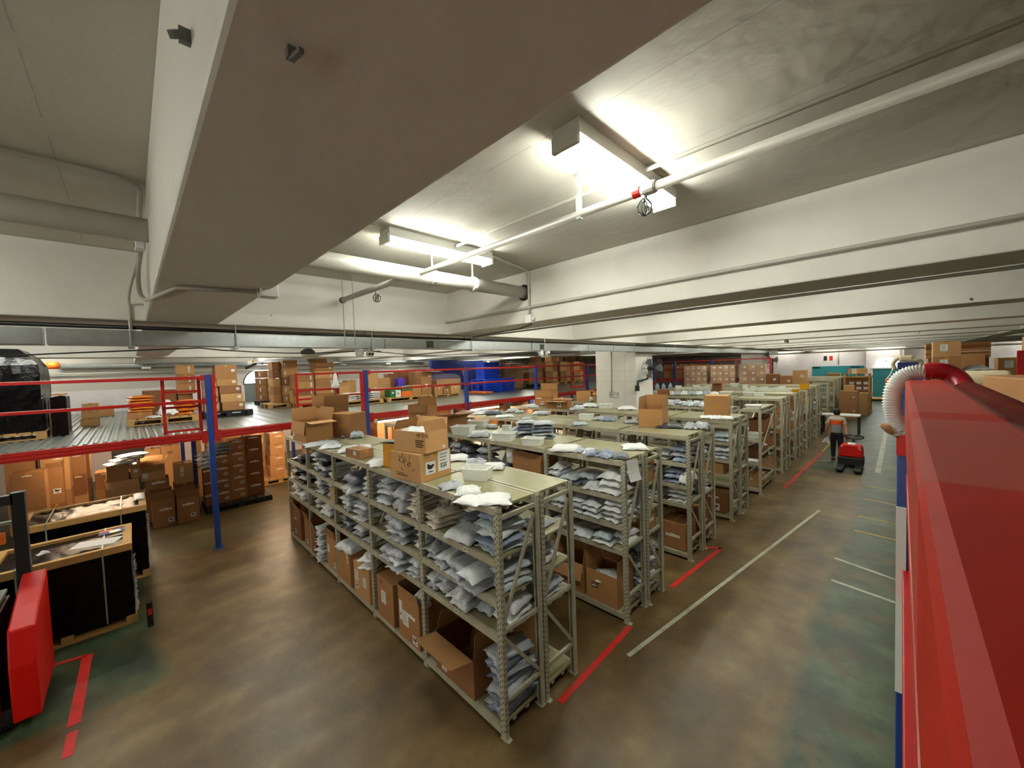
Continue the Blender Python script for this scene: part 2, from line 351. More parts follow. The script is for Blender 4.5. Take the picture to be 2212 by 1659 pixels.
for i, (lx, ly) in enumerate(((-4.5, 35.8), (-1.4, 35.8), (1.5, 35.75), (5.0, 35.8), (8.5, 35.8), (-4.6, 19.2), (-6.8, 22.6))): make_lamp('added ceiling lamp near the far wall, %s of those beyond the racks' % ('first', 'second', 'third', 'fourth', 'fifth', 'sixth', 'seventh')[i], lx, ly, ZC, 'x')  # added to brighten the far wall and the goods beyond the racks
for i, yy in enumerate((2.9, 5.9, 9.3)): make_lamp('added warm lamp under the mezzanine edge seen over the racks, %s one' % ('first', 'second', 'third')[i], -7.05, yy, 2.04, warm=True, group='added lamps under the mezzanine')  # added to brighten the carton row under the deck edge
for i, yy in enumerate((-2.6, 0.9, 3.9, 7.2, 10.6)):  # unseen lamps, added for the warm light under the deck
    nm = ('first', 'second', 'third', 'fourth', 'fifth')[i]
    make_lamp('added warm lamp under the mezzanine deck, %s from the black crates' % nm, -9.6, yy, 2.02, warm=True, group='added lamps under the mezzanine')
    make_lamp('added warm lamp under the rear of the mezzanine deck, %s from the black crates' % nm, -12.8, yy, 2.02, warm=True, group='added lamps under the mezzanine')

# ------------------------------------------------------------------ pipes, trunking, conduits
def arc(p0, corner, p1, n=6):   # rounded corner path
    p0, c, p1 = Vector(p0), Vector(corner), Vector(p1)
    return [(p0*(1-t)**2+c*2*t*(1-t)+p1*t*t) for t in [i/n for i in range(n+1)]]
def pipe(name, label, pts, r, m='pipe_paint', n=10, cat='pipe'):
    return tag(MB().tube(pts, r, m, n).build(name, smooth=True), label, cat)
t = thing('drain_pipe', 'large white pipe crossing under the ceiling into a hole in the beam', 'pipe', (-0.94, 0, 4.14))
MB().tube([(0, -5.0, 0), (0, 1.46, 0)], 0.072, 'pipe_paint', 20).build('pipe_run', t, smooth=True)
for yy in (0.1, 0.62):
    MB().lathe([(0.078, -0.03), (0.084, -0.02), (0.084, 0.02), (0.078, 0.03)], (0, yy, 0), 'pipe_paint', 18, 'y').tube([(0, yy, 0.07), (0, yy, 0.27)], 0.01, 'galv', 6).build('pipe_clamp', t)
MB().lathe([(0.1, 0), (0.1, 0.012)], (0, 1.438, 0), 'holes', 24, 'y').build('sleeve_hole', t)
t = thing('sprinkler_pipe', 'thin white sprinkler pipe running along the bay past both lamps', 'pipe', (0, -0.07, 4.15))
MB().tube([(-0.94+.03, 0, 0), (9, 0.02, 0)], 0.024, 'pipe_paint', 12).build('pipe_run', t, smooth=True)
MB().box(0.955, 0.985, -0.012, 0.012, -0.03, 0.25, 'galv').build('hanger_strap', t)
MB().lathe([(0.03, -0.04), (0.036, -0.03), (0.036, 0.03), (0.03, 0.04)], (1.43, 0, 0), 'pipe_paint', 14, 'x').build('coupling', t)
def sprinkler(t, x, y, z, red=False):
    b = MB(); b.lathe([(0.016, 0), (0.016, -0.03), (0.012, -0.03), (0.012, -0.045)], (x, y, z), 'linered' if red else 'galv', 12)
    for k in range(8):
        a = 2*pi*k/8; b.tube([(x+0.016*cos(a), y+0.016*sin(a), z-0.03), (x+0.042*cos(a), y+0.042*sin(a), z-0.065), (x+0.034*cos(a), y+0.034*sin(a), z-0.1), (x+0.004*cos(a), y+0.004*sin(a), z-0.118)], 0.0035, 'linered' if red else 'darksteel', 5)
    b.lathe([(0.004, -0.04), (0.008, -0.07), (0.004, -0.095)], (x, y, z), 'darksteel', 8)
    return b.build('sprinkler_head', t)
sprinkler(t, 1.40, 0, -0.02)
MB().lathe([(0.03, -0.02), (0.03, 0.02)], (1.36, 0, 0), 'linered', 12, 'x').build('red_collar', t)
t = thing('branch_pipe', 'short sprinkler branch pipe hung on two thin rods near the trunking', 'pipe', (-2.4, -0.23, 4.1))
MB().tube([(0, 0, 0), (1.44, 0.02, 0)], 0.03, 'pipe_paint', 12).lathe([(0.038, -0.02), (0.038, 0.02)], (0, 0, 0), 'darksteel', 14, 'x').build('pipe_run', t, smooth=True)
sprinkler(t, 0.86, 0.02, -0.03)
for dx, dy in ((-0.0, 0.0), (0.06, 0.1)): MB().tube([(dx, dy, ZC-4.1), (dx, dy, -0.56)], 0.006, 'galv', 6).build('hanger_rod', t)
pipe('conduit', 'thin conduit along the slab beside the near lamp', [(-0.72, 0.12, 4.365), (0.1, 0.12, 4.365), (9, 0.3, 4.365)], 0.013)
pipe('conduit', 'conduit running from the far lamp down the beam face to a junction box', [(-0.62, 0.6, 4.38), (-0.78, 1.25, 4.38)]+arc((-0.8, 1.32, 4.38), (-0.84, 1.42, 4.38), (-0.84, 1.42, 4.3))+[(-0.84, 1.42, 3.84)], 0.013)
pipe('conduit', 'conduit joining the far lamp to the wide beam', [(-0.62, -0.65, 4.385), (-0.62, -1.44, 4.385)], 0.011)
pipe('conduit', 'long conduit along the lit face of the second beam', [(-2.86, 1.42, 3.72)]+arc((-2.86, 1.42, 3.84), (-2.86, 1.42, 3.945), (-2.7, 1.42, 3.945))+[(1, 1.42, 3.945), (9, 1.42, 3.935)], 0.016)
pipe('conduit', 'conduit strapped under the soffit of the second beam', [(-2.7, 1.95, 3.6)]+arc((-2.7, 1.95, 3.66), (-2.7, 1.95, 3.735), (-2.5, 1.95, 3.735))+[(9, 1.95, 3.735)], 0.013)
pipe('conduit', 'dark conduit under the soffit of the second beam beside its far edge', [(-2.5, 1.9, 3.735), (-1.3, 1.7, 3.735), (-0.85, 1.47, 3.74)], 0.009, 'darksteel')
pipe('conduit', 'conduit bending from the left slab down the wide beam to its box', [(-0.76, -5, 4.375), (-0.76, -2.3, 4.375)]+arc((-0.76, -2.2, 4.375), (-0.78, -2.02, 4.375), (-0.9, -2.02, 4.36))+arc((-1.2, -2.02, 4.34), (-1.42, -2.02, 4.34), (-1.45, -2.02, 4.26)), 0.014)
t = thing('junction_box', 'white two-gang junction box on the side of the wide concrete beam', 'junction box', (-1.46, -1.998, 4.2))
MB().box(-0.055, 0.055, -0.05, 0, -0.06, 0.06, 'white').build('box_body', t, bevel=0.006)
for s in (-1, 1): MB().lathe([(0.016, 0), (0.016, -0.004)], (0, -0.05, 0.027*s), 'grey', 12, 'y').build('knockout', t)
pipe('conduit', 'conduit curving from the junction box under the wide beam', [(-1.46, -2.02, 4.13)]+arc((-1.48, -2.04, 4.0), (-1.4, -2.06, 3.74), (-1.1, -2.0, 3.74))+[(-0.6, -1.9, 3.742), (-0.5, -1.52, 3.742)], 0.014)
t = thing('junction_box', 'small junction box at the far edge of the wide beam', 'junction box', (-0.49, -1.44, 3.76))
MB().box(-0.05, 0.05, -0.07, 0.03, -0.05, 0.05, 'white').build('box_body', t, bevel=0.006)
MB().lathe([(0.02, 0), (0.02, -0.004)], (0, -0.07, 0), 'grey', 12, 'y').build('knockout', t)
t = thing('junction_box', 'white junction box under the conduit on the second beam', 'junction box', (-0.84, 1.44, 3.8))
MB().box(-0.05, 0.05, -0.05, 0.005, -0.05, 0.05, 'white').box(0.05, 0.075, -0.03, 0, -0.02, 0.02, 'white').build('box_body', t, bevel=0.006)
pipe('conduit', 'thin conduit dropping down the girder beside the wide beam', [(-1.45, -2.03, 4.1)]+arc((-1.6, -2.06, 4.0), (-2.5, -2.1, 3.98), (-2.585, -2.09, 3.9))+[(-2.585, -2.09, 3.68)], 0.011)
# galvanised cable trunking under the girder
t = thing('cable_trunking', 'long galvanised cable trunking slung under the girder', 'trunking', (-2.68, 0, 3.6))
yy = -8.6
while yy < 21.5:
    MB().box(-0.08, 0.08, yy, yy+2.98, -0.07, 0.07, 'galv').build('trunking_section', t, bevel=0.004); yy += 3.0
for yy in (-2.1, -1.3, 0.2, 1.9, 3.75, 5.3, 7.4, 10, 14, 18):
    b = MB()
    for s in (-1, 1): b.tube([(s*0.1, yy, -0.09), (s*0.1, yy, 0.16)], 0.006, 'galv', 6)
    b.box(-0.13, 0.13, yy-0.02, yy+0.02, -0.092, -0.072, 'galv'); b.build('hanger_bracket', t)
for yy in (1.05, 3.62): MB().box(0.08, 0.088, yy, yy+0.12, -0.05, 0.05, 'darksteel').build('cover_plate', t)
pipe('cable_bundle', 'dark cables lying along the top of the cable trunking', [(-2.62, -8.5, 3.70), (-2.62, 2, 3.695), (-2.62, 12, 3.69)], 0.018, 'black', 8, 'cable')
pipe('drooping_cable', 'black cable drooping below the trunking at the left', [(-2.8, -4, 3.36), (-2.75, -2.6, 3.46), (-2.7, -1.6, 3.52)]+[(-2.74, -1.4+0.3*k, 3.50-0.03*sin(k/5*pi)) for k in range(6)]+[(-2.75, 0.4, 3.50)], 0.006, 'black', 6, 'cable')
pipe('drooping_cable', 'thin dark cable sagging under the trunking past the cameras', [(-2.8, 0.3, 3.5), (-2.85, 1.2, 3.44), (-2.85, 2.2, 3.48), (-2.8, 3.4, 3.46), (-2.8, 5.0, 3.5)], 0.005, 'black', 6, 'cable')
def cctv(label, x, y, z, lens=True):
    t = thing('security_camera', label, 'security camera', (x, y, z))
    MB().lathe([(0.05, 0), (0.055, -0.015), (0.055, -0.03)], (0, 0, 0), 'white', 16).build('mount', t)
    MB().lathe([(0.05, -0.03), (0.056, -0.06), (0.05, -0.09), (0.03, -0.108), (0.005, -0.112)], (0, 0, 0), 'white', 16).build('dome', t, smooth=True)
    if lens:
        for s in (-1, 1): MB().lathe([(0.016, 0), (0.016, 0.012)], (0.048, -0.01+s*0.02, -0.075), 'black', 10, 'x').build('lens', t)
cctv('plain white dome camera under the trunking beside a twin-lens one', -2.66, 0.06, 3.53, False)
cctv('white twin-lens dome camera under the trunking near the sagging cable', -2.66, 0.2, 3.53)
cctv('plain dome camera farther along the trunking before the column', -2.66, 3.72, 3.53, False)
cctv('twin-lens dome camera farther along the trunking before the column', -2.66, 3.92, 3.53)
cctv('white dome camera on the far ceiling above the tall racks', 0.0, 11.7, 3.765)
t = thing('smoke_detector', 'round flat detector under the trunking left of the cameras', 'detector', (-2.85, -0.52, 3.5))
MB().lathe([(0.05, 0.03), (0.08, 0.0), (0.085, -0.02), (0.07, -0.035)], (0, 0, 0), 'grey', 18).build('detector_body', t, smooth=True)
MB().tube([(0, 0, 0.02), (0, 0, 0.255)], 0.008, 'galv', 6).build('stem', t)
# pipe along the back wall and its strap wrapped length
t = thing('wall_pipe', 'galvanised pipe along the back wall above the mezzanine', 'pipe', (-15.75, 0, 3.74))
MB().tube([(0, -3.7, 0), (0, 22, 0)], 0.075, 'galv', 14).build('pipe_run', t, smooth=True)
for k in range(9):
    yy = -1.7+2.2*k; MB().tube([(0, yy, 0.05), (0, yy, ZC-3.74)], 0.012, 'galv', 6).box(-.1, .1, yy-.12, yy+.12, -.13, -.06, 'white').build('hanger_bracket', t)
MB().tube([(0.02, 1.2, 0.02), (0.02, 3.0, 0.02)], 0.085, 'white', 14).build('white_sleeve', t, smooth=True)
for k in range(6): MB().tube([(0.02, 1.35+0.3*k, 0.02), (0.02, 1.42+0.3*k, 0.02)], 0.088, 'tape', 14).build('tape_band', t, smooth=True)
MB().lathe([(0.02, 0.12), (0.12, 0.1), (0.15, 0), (0.12, -0.1)], (0.6, -3.7, 0), 'orange', 14).build('orange_cap', t, smooth=True)
pipe('wall_pipe', 'thin pipe below the galvanised pipe on the back wall', [(-15.85, -8, 3.5), (-15.85, 24, 3.5)], 0.03)

for lb, x, y, z in (('small metal hook left on the side of the wide beam', 1.32, -1.994, 3.93), ('bent metal stub left in the soffit of the wide beam', 1.66, -1.9, 3.76)):
    MB_ = MB().box(-.008, .008, -.02, .0, -.014, .014, 'grey').bar((0, -.02, 0), (.02, -.034, -.022), .01, .014, 'grey') if z > 3.8 else MB().box(-.007, .007, -.007, .007, -.018, 0, 'grey').bar((0, 0, -.018), (.034, .006, -.02), .008, .008, 'grey')
    tag(MB_.build('anchor_stub', loc=(x, y, z)), lb, 'hook')
pipe('conduit', 'thin conduit running down the face of the column to the notice', [(-3.64, 7.985, 3.75), (-3.64, 7.985, 2.4)], 0.012)
struct(MB().box(-4.181, -2.869, 7.999, 8.0, 3.02, 3.026, 'soffit').box(-4.181, -2.869, 7.999, 8.0, 2.72, 2.725, 'soffit').box(-3.21, -3.203, 7.999, 8.0, 2.0, 3.7, 'soffit').build('trim_1'))
# ------------------------------------------------------------------ doors and window in the back wall
t = thing('door_1', 'grey metal door under an arched white window in the back wall', 'door', (-15.99, 1.72, 0)); t['kind'] = 'structure'
pts = [(-0.62, 2.95)]+[(-0.62*cos(a), 2.95+0.55*sin(a)) for a in [pi*i/16 for i in range(17)]]
MB().prism([(-0.62*cos(pi*i/16), 2.95+0.56*sin(pi*i/16)) for i in range(17)], 'x', 0, 0.012, 'daylight').build('fanlight_pane', t)
b = MB(); b.tube([(0.02, -0.64*cos(pi*i/16), 2.95+0.58*sin(pi*i/16)) for i in range(17)], 0.03, 'darksteel', 6); b.box(0, .04, -.66, .66, 2.91, 2.96, 'darksteel'); b.build('fanlight_frame', t)
MB().box(0, 0.03, -0.62, 0.0, 0.0, 2.9, 'grey').build('door_leaf', t)
b = MB(); b.box(0, 0.03, 0.0, 0.62, 0.0, 2.9, 'grey'); b.box(0.03, 0.05, 0.1, 0.5, 2.45, 2.8, 'pipe_paint'); b.build('door_leaf', t)
# far end wall: teal shutter, teal door, exit lamp
t = thing('door_2', 'wide teal shutter door high on the far wall', 'door', (-1.35, 36.98, 0)); t['kind'] = 'structure'
MB().box(-1.3, 1.75, -0.05, 0, 0, 2.5, 'teal').build('door_leaf', t); MB().box(1.0, 1.5, -0.07, -0.05, 2.36, 2.44, 'black').build('hinge', t); MB().box(-1.3, -.8, -0.07, -0.05, 2.36, 2.44, 'black').build('hinge', t)
t = thing('door_3', 'teal door with white frame at the end of the truck lane', 'door', (1.55, 36.44, 0.12)); t['kind'] = 'structure'
MB().box(-0.62, 0.65, -0.05, 0, 0, 2.1, 'teal').build('door_leaf', t); MB().box(-0.75, -0.64, -0.08, 0, 0, 2.15, 'white').box(0.65, 0.76, -0.08, 0, 0, 2.15, 'white').box(-0.75, 0.76, -0.08, 0, 2.12, 2.2, 'white').build('door_frame', t)
MB().box(-0.9, 1.3, -1.4, -0.1, 0.0, 0.07, 'woodplank').box(-0.9, 1.3, -1.38, -0.1, -0.12, 0.0, 'black').build('threshold_ramp', t)
t = thing('exit_sign', 'white lit sign box above the teal door at the lane end', 'sign', (1.62, 36.42, 2.62))
MB().box(-0.36, 0.36, -0.08, 0, -0.11, 0.13, 'exit').build('lit_face', t); MB().box(-0.05, 0.05, -0.05, 0, 0.13, 0.22, 'grey').build('bracket', t)
for dx, m, lb in ((-1.85, 'ink', 'small black notice on the far wall above the shutter'), (-1.5, 'linered', 'small red notice on the far wall beside a black one')):
    tag(MB().box(dx-0.1, dx+0.1, 36.97, 36.995, 2.95, 3.3, m).build('wall_notice'), lb, 'notice')
pipe('conduit', 'thin conduit dropping down the far wall to the shutter', [(-1.05, 36.95, 3.9), (-1.05, 36.95, 2.6)], 0.025)
pipe('conduit', 'pair of pipes beside the teal door, the nearer one', [(2.3, 36.4, 3.7), (2.3, 36.4, 2.3)], 0.04)
pipe('conduit', 'pair of pipes beside the teal door, the one nearer the wall', [(2.5, 36.4, 3.7), (2.5, 36.4, 2.3)], 0.03)
tag(MB().tube([(-16, 35.5, 3.62), (14, 35.5, 3.62)], 0.07, 'pipe_paint', 12).build('wall_pipe', smooth=True), 'white pipe along the top of the far wall', 'pipe')

# ------------------------------------------------------------------ shelf racks
LV = [0.10, 0.905, 1.215, 1.57, 2.02]
def post_mesh(H, holes, key={}):
    k = (round(H, 2), holes)
    if k not in key:
        b = MB(); b.box(-0.028, 0.028, -0.004, 0.0, 0, H, 'rack'); b.box(-0.028, -0.024, 0, 0.042, 0, H, 'rack'); b.box(0.024, 0.028, 0, 0.042, 0, H, 'rack')
        b.box(-0.028, -0.012, 0.04, 0.044, 0, H, 'rack'); b.box(0.012, 0.028, 0.04, 0.044, 0, H, 'rack')
        if holes:
            z = 0.08
            while z < H-0.03:
                for s in (-1, 1):
                    b.box(s*0.013-0.004, s*0.013+0.004, -0.0052, -0.0035, z-0.012+0.012*s, z+0.004+0.012*s, 'holes')
                    b.box(0.0275, 0.0292, 0.018+s*0.009-.003, 0.018+s*0.009+.003, z-0.008, z+0.006, 'holes')
                z += 0.05
        key[k] = b.mesh('post')
    return key[k]
def place(mesh, name, parent, loc, rz=0.0):
    o = bpy.data.objects.new(name, mesh); C.objects.link(o); o.parent = parent; o.location = loc; o.rotation_euler = (0, 0, rz); return o
MC = {}
def make_rack(label, xr, y0, depth, nb=5, bay=1.234, H=2.02, levels=LV, holes=False, last=None, tags=False, rz=0.0):
    t = thing('shelf_rack', label, 'shelf rack', (xr, y0, 0), rz, 'steel shelf racks')
    xs = [-bay*i for i in range(nb+1)]
    if last: xs[-1] = last
    pm = post_mesh(H, holes)
    kb = ('brace', round(depth, 3))
    if kb not in MC:
        b = MB(); d = depth
        for z in (1.93, 0.935, 0.32): b.bar((0, 0.04, z), (0, d-0.04, z), 0.03, 0.034, 'rack')
        b.bar((0.0, d-0.045, 1.86), (0.0, 0.045, 1.0), 0.022, 0.03, 'rack'); b.bar((0, 0.045, 0.88), (0, d-0.045, 0.36), 0.022, 0.03, 'rack')
        MC[kb] = b.mesh('end_brace')
    if 'foot' not in MC: MC['foot'] = MB().box(-0.036, 0.036, -0.009, 0.055, 0, 0.006, 'rack').box(0.028, 0.06, 0.0, 0.05, 0, 0.005, 'rack').mesh('foot_plate')
    for x in xs:
        for yy, rr in ((0.0, 0.0), (depth, pi)): place(MC['foot'], 'foot_plate', place(pm, 'post', t, (x, yy, 0), rr), (0, 0, 0))
        place(MC[kb], 'end_brace', t, (x, 0, 0))
    for i in range(nb):
        wd = xs[i]-xs[i+1]
        ks = ('shelf', round(wd, 2), round(depth, 2))
        if ks not in MC:
            b = MB(); w2 = wd/2-0.03
            b.box(-w2, w2, 0.006, depth-0.006, -0.022, 0.0, 'shelf'); b.box(-w2, w2, -0.005, 0.03, -0.062, 0.002, 'rack'); b.box(-w2, w2, depth-0.03, depth+0.005, -0.062, 0.002, 'rack')
            for yy in (0.33, 0.66): b.box(-w2, w2, depth*yy-.02, depth*yy+.02, -0.05, -0.022, 'rack')
            MC[ks] = b.mesh('shelf')
        for z in levels:
            sh = place(MC[ks], 'shelf', t, ((xs[i]+xs[i+1])/2, 0, z))
            if tags and z > 0.2:
                if 'tagm' not in MC: MC['tagm'] = MB().box(-0.028, 0.028, -0.003, 0, -0.016, 0.016, 'paper').box(-0.014, 0.014, -0.0036, -0.003, -0.005, 0.007, 'ink').mesh('shelf_tag')
                for fx in ((0.5,) if z != 1.57 else (0.35, 0.75)): place(MC['tagm'], 'shelf_tag', sh, (wd*(.5-fx), -0.0055, -0.03))
    return t
make_rack('front steel shelf rack, the one nearest the camera', 0.0, 0.0, 0.515, holes=True, last=-6.14, tags=True)
make_rack('steel shelf rack standing back to back with the front rack', 0.0, 0.545, 0.49, holes=True, last=-6.14)
make_rack('front rack of the second row, with a paper sheet taped at its end', 0.02, 2.07, 0.50, holes=True, last=-6.14, tags=True)
make_rack('rear rack of the second row, backing the one with the taped sheet', 0.03, 2.60, 0.47, holes=True, last=-6.14)
make_rack('front rack of the third row, under the large open carton', 0.01, 4.12, 0.55, holes=True)
make_rack('rear rack of the third row, behind the large open carton', 0.02, 4.70, 0.55, holes=True)
make_rack('front rack of the fourth row, under the tall closed carton', 0.02, 6.25, 0.53)
make_rack('rear rack of the fourth row, in front of the column', 0.03, 6.81, 0.53)
make_rack('short open rack turned sideways behind the fourth row, white tub on top', 0.06, 8.32, 1.5, nb=1, bay=0.42, levels=[0.12, 0.75, 1.3, 2.02])
make_rack('short rack of the fifth row beside the column', -0.55, 8.35, 0.6, nb=2, bay=1.0)
ROWN = ['sixth', 'seventh', 'eighth', 'ninth']
for k, (a, d) in enumerate(((10.75, 0.5), (12.7, 0.62), (14.75, 0.66), (17.0, 0.66))):
    make_rack('front rack of the %s row, counted from the camera' % ROWN[k], 0.04, a, d, nb=4, H=2.08, levels=[0.1, .7, 1.3, 2.08])
    make_rack('rear rack of the %s row, counted from the camera' % ROWN[k], 0.04, a+d+.03, d, nb=4, H=2.08, levels=[0.1, .7, 1.3, 2.08])
make_rack('lone rack with boxes on it just beyond the nine rows', 0.0, 20.6, 0.7, nb=1, bay=.62, H=2.0, levels=[0.15, .8, 1.35, 2.0])
for k in range(4):
    make_rack('far rack beyond the lone one, %s of four toward the end wall' % ('first', 'second', 'third', 'fourth')[k], -0.05, 23.5+1.6*k, 0.9, nb=2, H=2.0, levels=[0.15, .8, 1.35, 2.0])

# ------------------------------------------------------------------ mezzanine
XE, ZD, ZR = -6.69, 2.22, 3.245
t = thing('mezzanine_platform', 'steel mezzanine platform with red rails and blue posts along the left', 'platform', (XE, 0, 0))
PY = [-7.2, -4.15, -1.1, 1.9, 4.95, 8.05, 11.2, 14.3, 17.4]
for k, yy in enumerate(PY):
    MB().box(-0.05, 0.05, yy-.045, yy+.045, 0, ZR+0.03, 'blue').box(-0.09, 0.09, yy-.085, yy+.085, 0, 0.012, 'blue').build('post', t, bevel=0.004)
    for xx in (-3.1, -6.2, -9.2): MB().box(xx-0.05, xx+0.05, yy-.045, yy+.045, 0, ZD-0.17, 'blue').build('post', t)
for k in range(len(PY)-1):
    a, b_ = PY[k]+0.05, PY[k+1]-0.05
    b = MB(); b.box(-0.04, 0.03, a, b_, ZD-0.145, ZD-0.005, 'red'); b.box(0.03, 0.036, a, b_, ZD-0.115, ZD-0.098, 'red'); b.box(0.03, 0.036, a, b_, ZD-0.055, ZD-0.04, 'red')
    b.box(0.03, 0.055, a, a+.09, ZD-0.2, ZD+0.02, 'red'); b.box(0.03, 0.055, b_-.09, b_, ZD-0.2, ZD+0.02, 'red'); b.build('edge_beam', t, bevel=0.003)
    # deck panel for this bay: ridged near the camera, flat further on
    d = MB()
    if k < 2:
        y = a-.05; d.box(-9.3, -0.04, a-.05, b_+.05, ZD-.03, ZD-0.008, 'deckplate')
        while y < b_+.02:
            d.prism([(y, ZD-.008), (y+.02, ZD+.012), (y+.055, ZD+.012), (y+.075, ZD-.008)], 'x', -9.3, -0.04, 'deckplate'); y += .11
    elif k == 2:
        d.box(-9.3, -0.04, a-.05, b_+.05, ZD-.03, ZD, 'deckflat')
        y = a
        while y < b_+.0: d.box(-9.3, -0.04, y, y+.2, ZD, ZD+.006, 'deckplate'); y += .25
    else: d.box(-9.3, -0.04, a-.05, b_+.05, ZD-.03, ZD, 'deckflat')
    d.build('deck_panel', t)
    for j in range(3): MB().box(-9.2, -0.05, a+.35+j*1.0, a+.43+j*1.0, ZD-.15, ZD-.03, 'red').build('joist', t)
def rail(y0, y1, z, h=0.05): MB().box(-0.02, 0.035, y0, y1, z-h/2, z+h/2, 'red').build('rail', t, bevel=0.004)
for k in range(len(PY)-1):
    if k == 2: continue
    for z in (ZR-.02, 2.79):
        rail(PY[k]+.045, PY[k+1]-.045, z)
        for yy in (PY[k]+.045, PY[k+1]-.105): MB().box(0.03, 0.05, yy, yy+.06, z-.06, z+.045, 'red').build('rail_bracket', t)
# red channel beside the first visible post, short gates with bars
MB().box(-0.045, 0.045, PY[2]+.05, PY[2]+.11, ZD, ZR+.04, 'red').build('channel_post', t, bevel=.004)
MB().box(-0.045, 0.045, PY[3]-.12, PY[3]-.05, ZD, ZR+.0, 'red').build('channel_post', t, bevel=.004)
def gate(y0, y1, x, zs, z0):
    t = bpy.data.objects.new('gate', None); C.objects.link(t); t.parent = globals()['t']; t.empty_display_size = .1
    for yy in (y0, y1): MB().box(x-.025, x+.025, yy-.025, yy+.025, z0, ZR, 'red').build('gate_post', t)
    for z in zs: MB().box(x-.016, x+.016, y0+.02, y1-.02, z-.02, z+.02, 'red').build('gate_bar', t)
gate(-1.72, -1.22, -0.14, (ZR-.03, 2.98, 2.7, ZD+.05), ZD)
gate(0.42, 1.28, -0.10, (ZR-.02, 2.87, 2.68, 2.56), ZD)
rail(1.28, PY[3]-.1, ZR-.02); rail(1.28, PY[3]-.1, 2.72, .035)
g = thing('loose_gate', 'orange red gate panel leaning among cartons at the mezzanine end', 'gate', (-8.0, 11.9, ZD))
for yy in (0, 1.0): MB().box(-.02, .02, yy-.03, yy+.03, 0.0, 1.1, 'linered').build('gate_post', g)
for z in (0.04, 0.75, 1.07): MB().box(-.02, .02, .03, .97, z-.03, z+.03, 'linered').build('gate_bar', g)
# a second gallery at the far left end, red rails
t2 = thing('gallery', 'far red and blue gallery with shelving behind the column', 'platform', (-5.6, 21.6, 0))
for xx in (-1.8, 0.35): MB().box(xx-.06, xx+.06, -.06, .06, 0, 3.3, 'blue').build('post', t2)
MB().box(-3, 3.2, -.05, .05, 2.05, 2.25, 'red').build('edge_beam', t2); MB().box(-3, 3.2, .05, 3, 2.19, 2.23, 'deckflat').build('deck_panel', t2)
for z in (3.25, 2.8): MB().box(-3, 3.2, -.03, .03, z-.03, z+.03, 'red').build('rail', t2)
MB().box(3.15, 3.25, -.05, .05, 0, 3.28, 'red').build('post', t2); MB().box(1.55, 1.63, -.03, .03, 2.2, 3.25, 'red').build('post', t2)

# ------------------------------------------------------------------ the gallery rail the picture was taken over
XR = 2.405
t = thing('gallery_rail', 'thick red box rail right beside the camera', 'rail', (XR, 0, 0))
MB().box(0, 0.068, -3.6, -0.72, 3.02, 3.135, 'railred').build('rail_beam', t, bevel=0.007)
for ya, yb in ((-1.84, -1.56), (-1.5, -0.86), (-0.80, -0.74)):
    MB().box(-.0006, 0.0686, ya, yb, 3.03, 3.1356, 'film').build('clear_tape', t, bevel=0.004)
MB().box(-0.02, 0.06, 0.36, 0.45, 0, 3.165, 'blue').build('post', t, bevel=.004)
MB().box(-0.02, 0.06, -6.0, -5.9, 0, 3.165, 'blue').build('post', t, bevel=.004)
MB().box(0.0, 0.05, -5.9, 0.36, 2.07, 2.21, 'red').build('edge_beam', t, bevel=.004)
MB().box(0.01, 0.05, -5.9, 0.36, 2.6, 2.66, 'red').build('mid_rail', t, bevel=.004)
MB().box(0.25, 3.2, -6.0, 0.3, 2.18, 2.21, 'deckflat').build('deck_panel', t)
for yy in (-5.5, -3.5, -1.5, .1): MB().box(0.05, 3.2, yy-.04, yy+.04, 2.05, 2.18, 'red').build('joist', t)
for yy in (-5.9, 0.3): MB().box(3.1, 3.2, yy-.05, yy+.05, 0, 3.2, 'blue').build('post', t)
MB().box(-0.022, 0.012, 0.352, 0.3595, 1.62, 2.5, 'white').build('reflector_strip', t)
MB().box(-0.022, 0.03, 0.352, 0.3595, 2.74, 2.92, 'linered').build('rail_bracket', t)
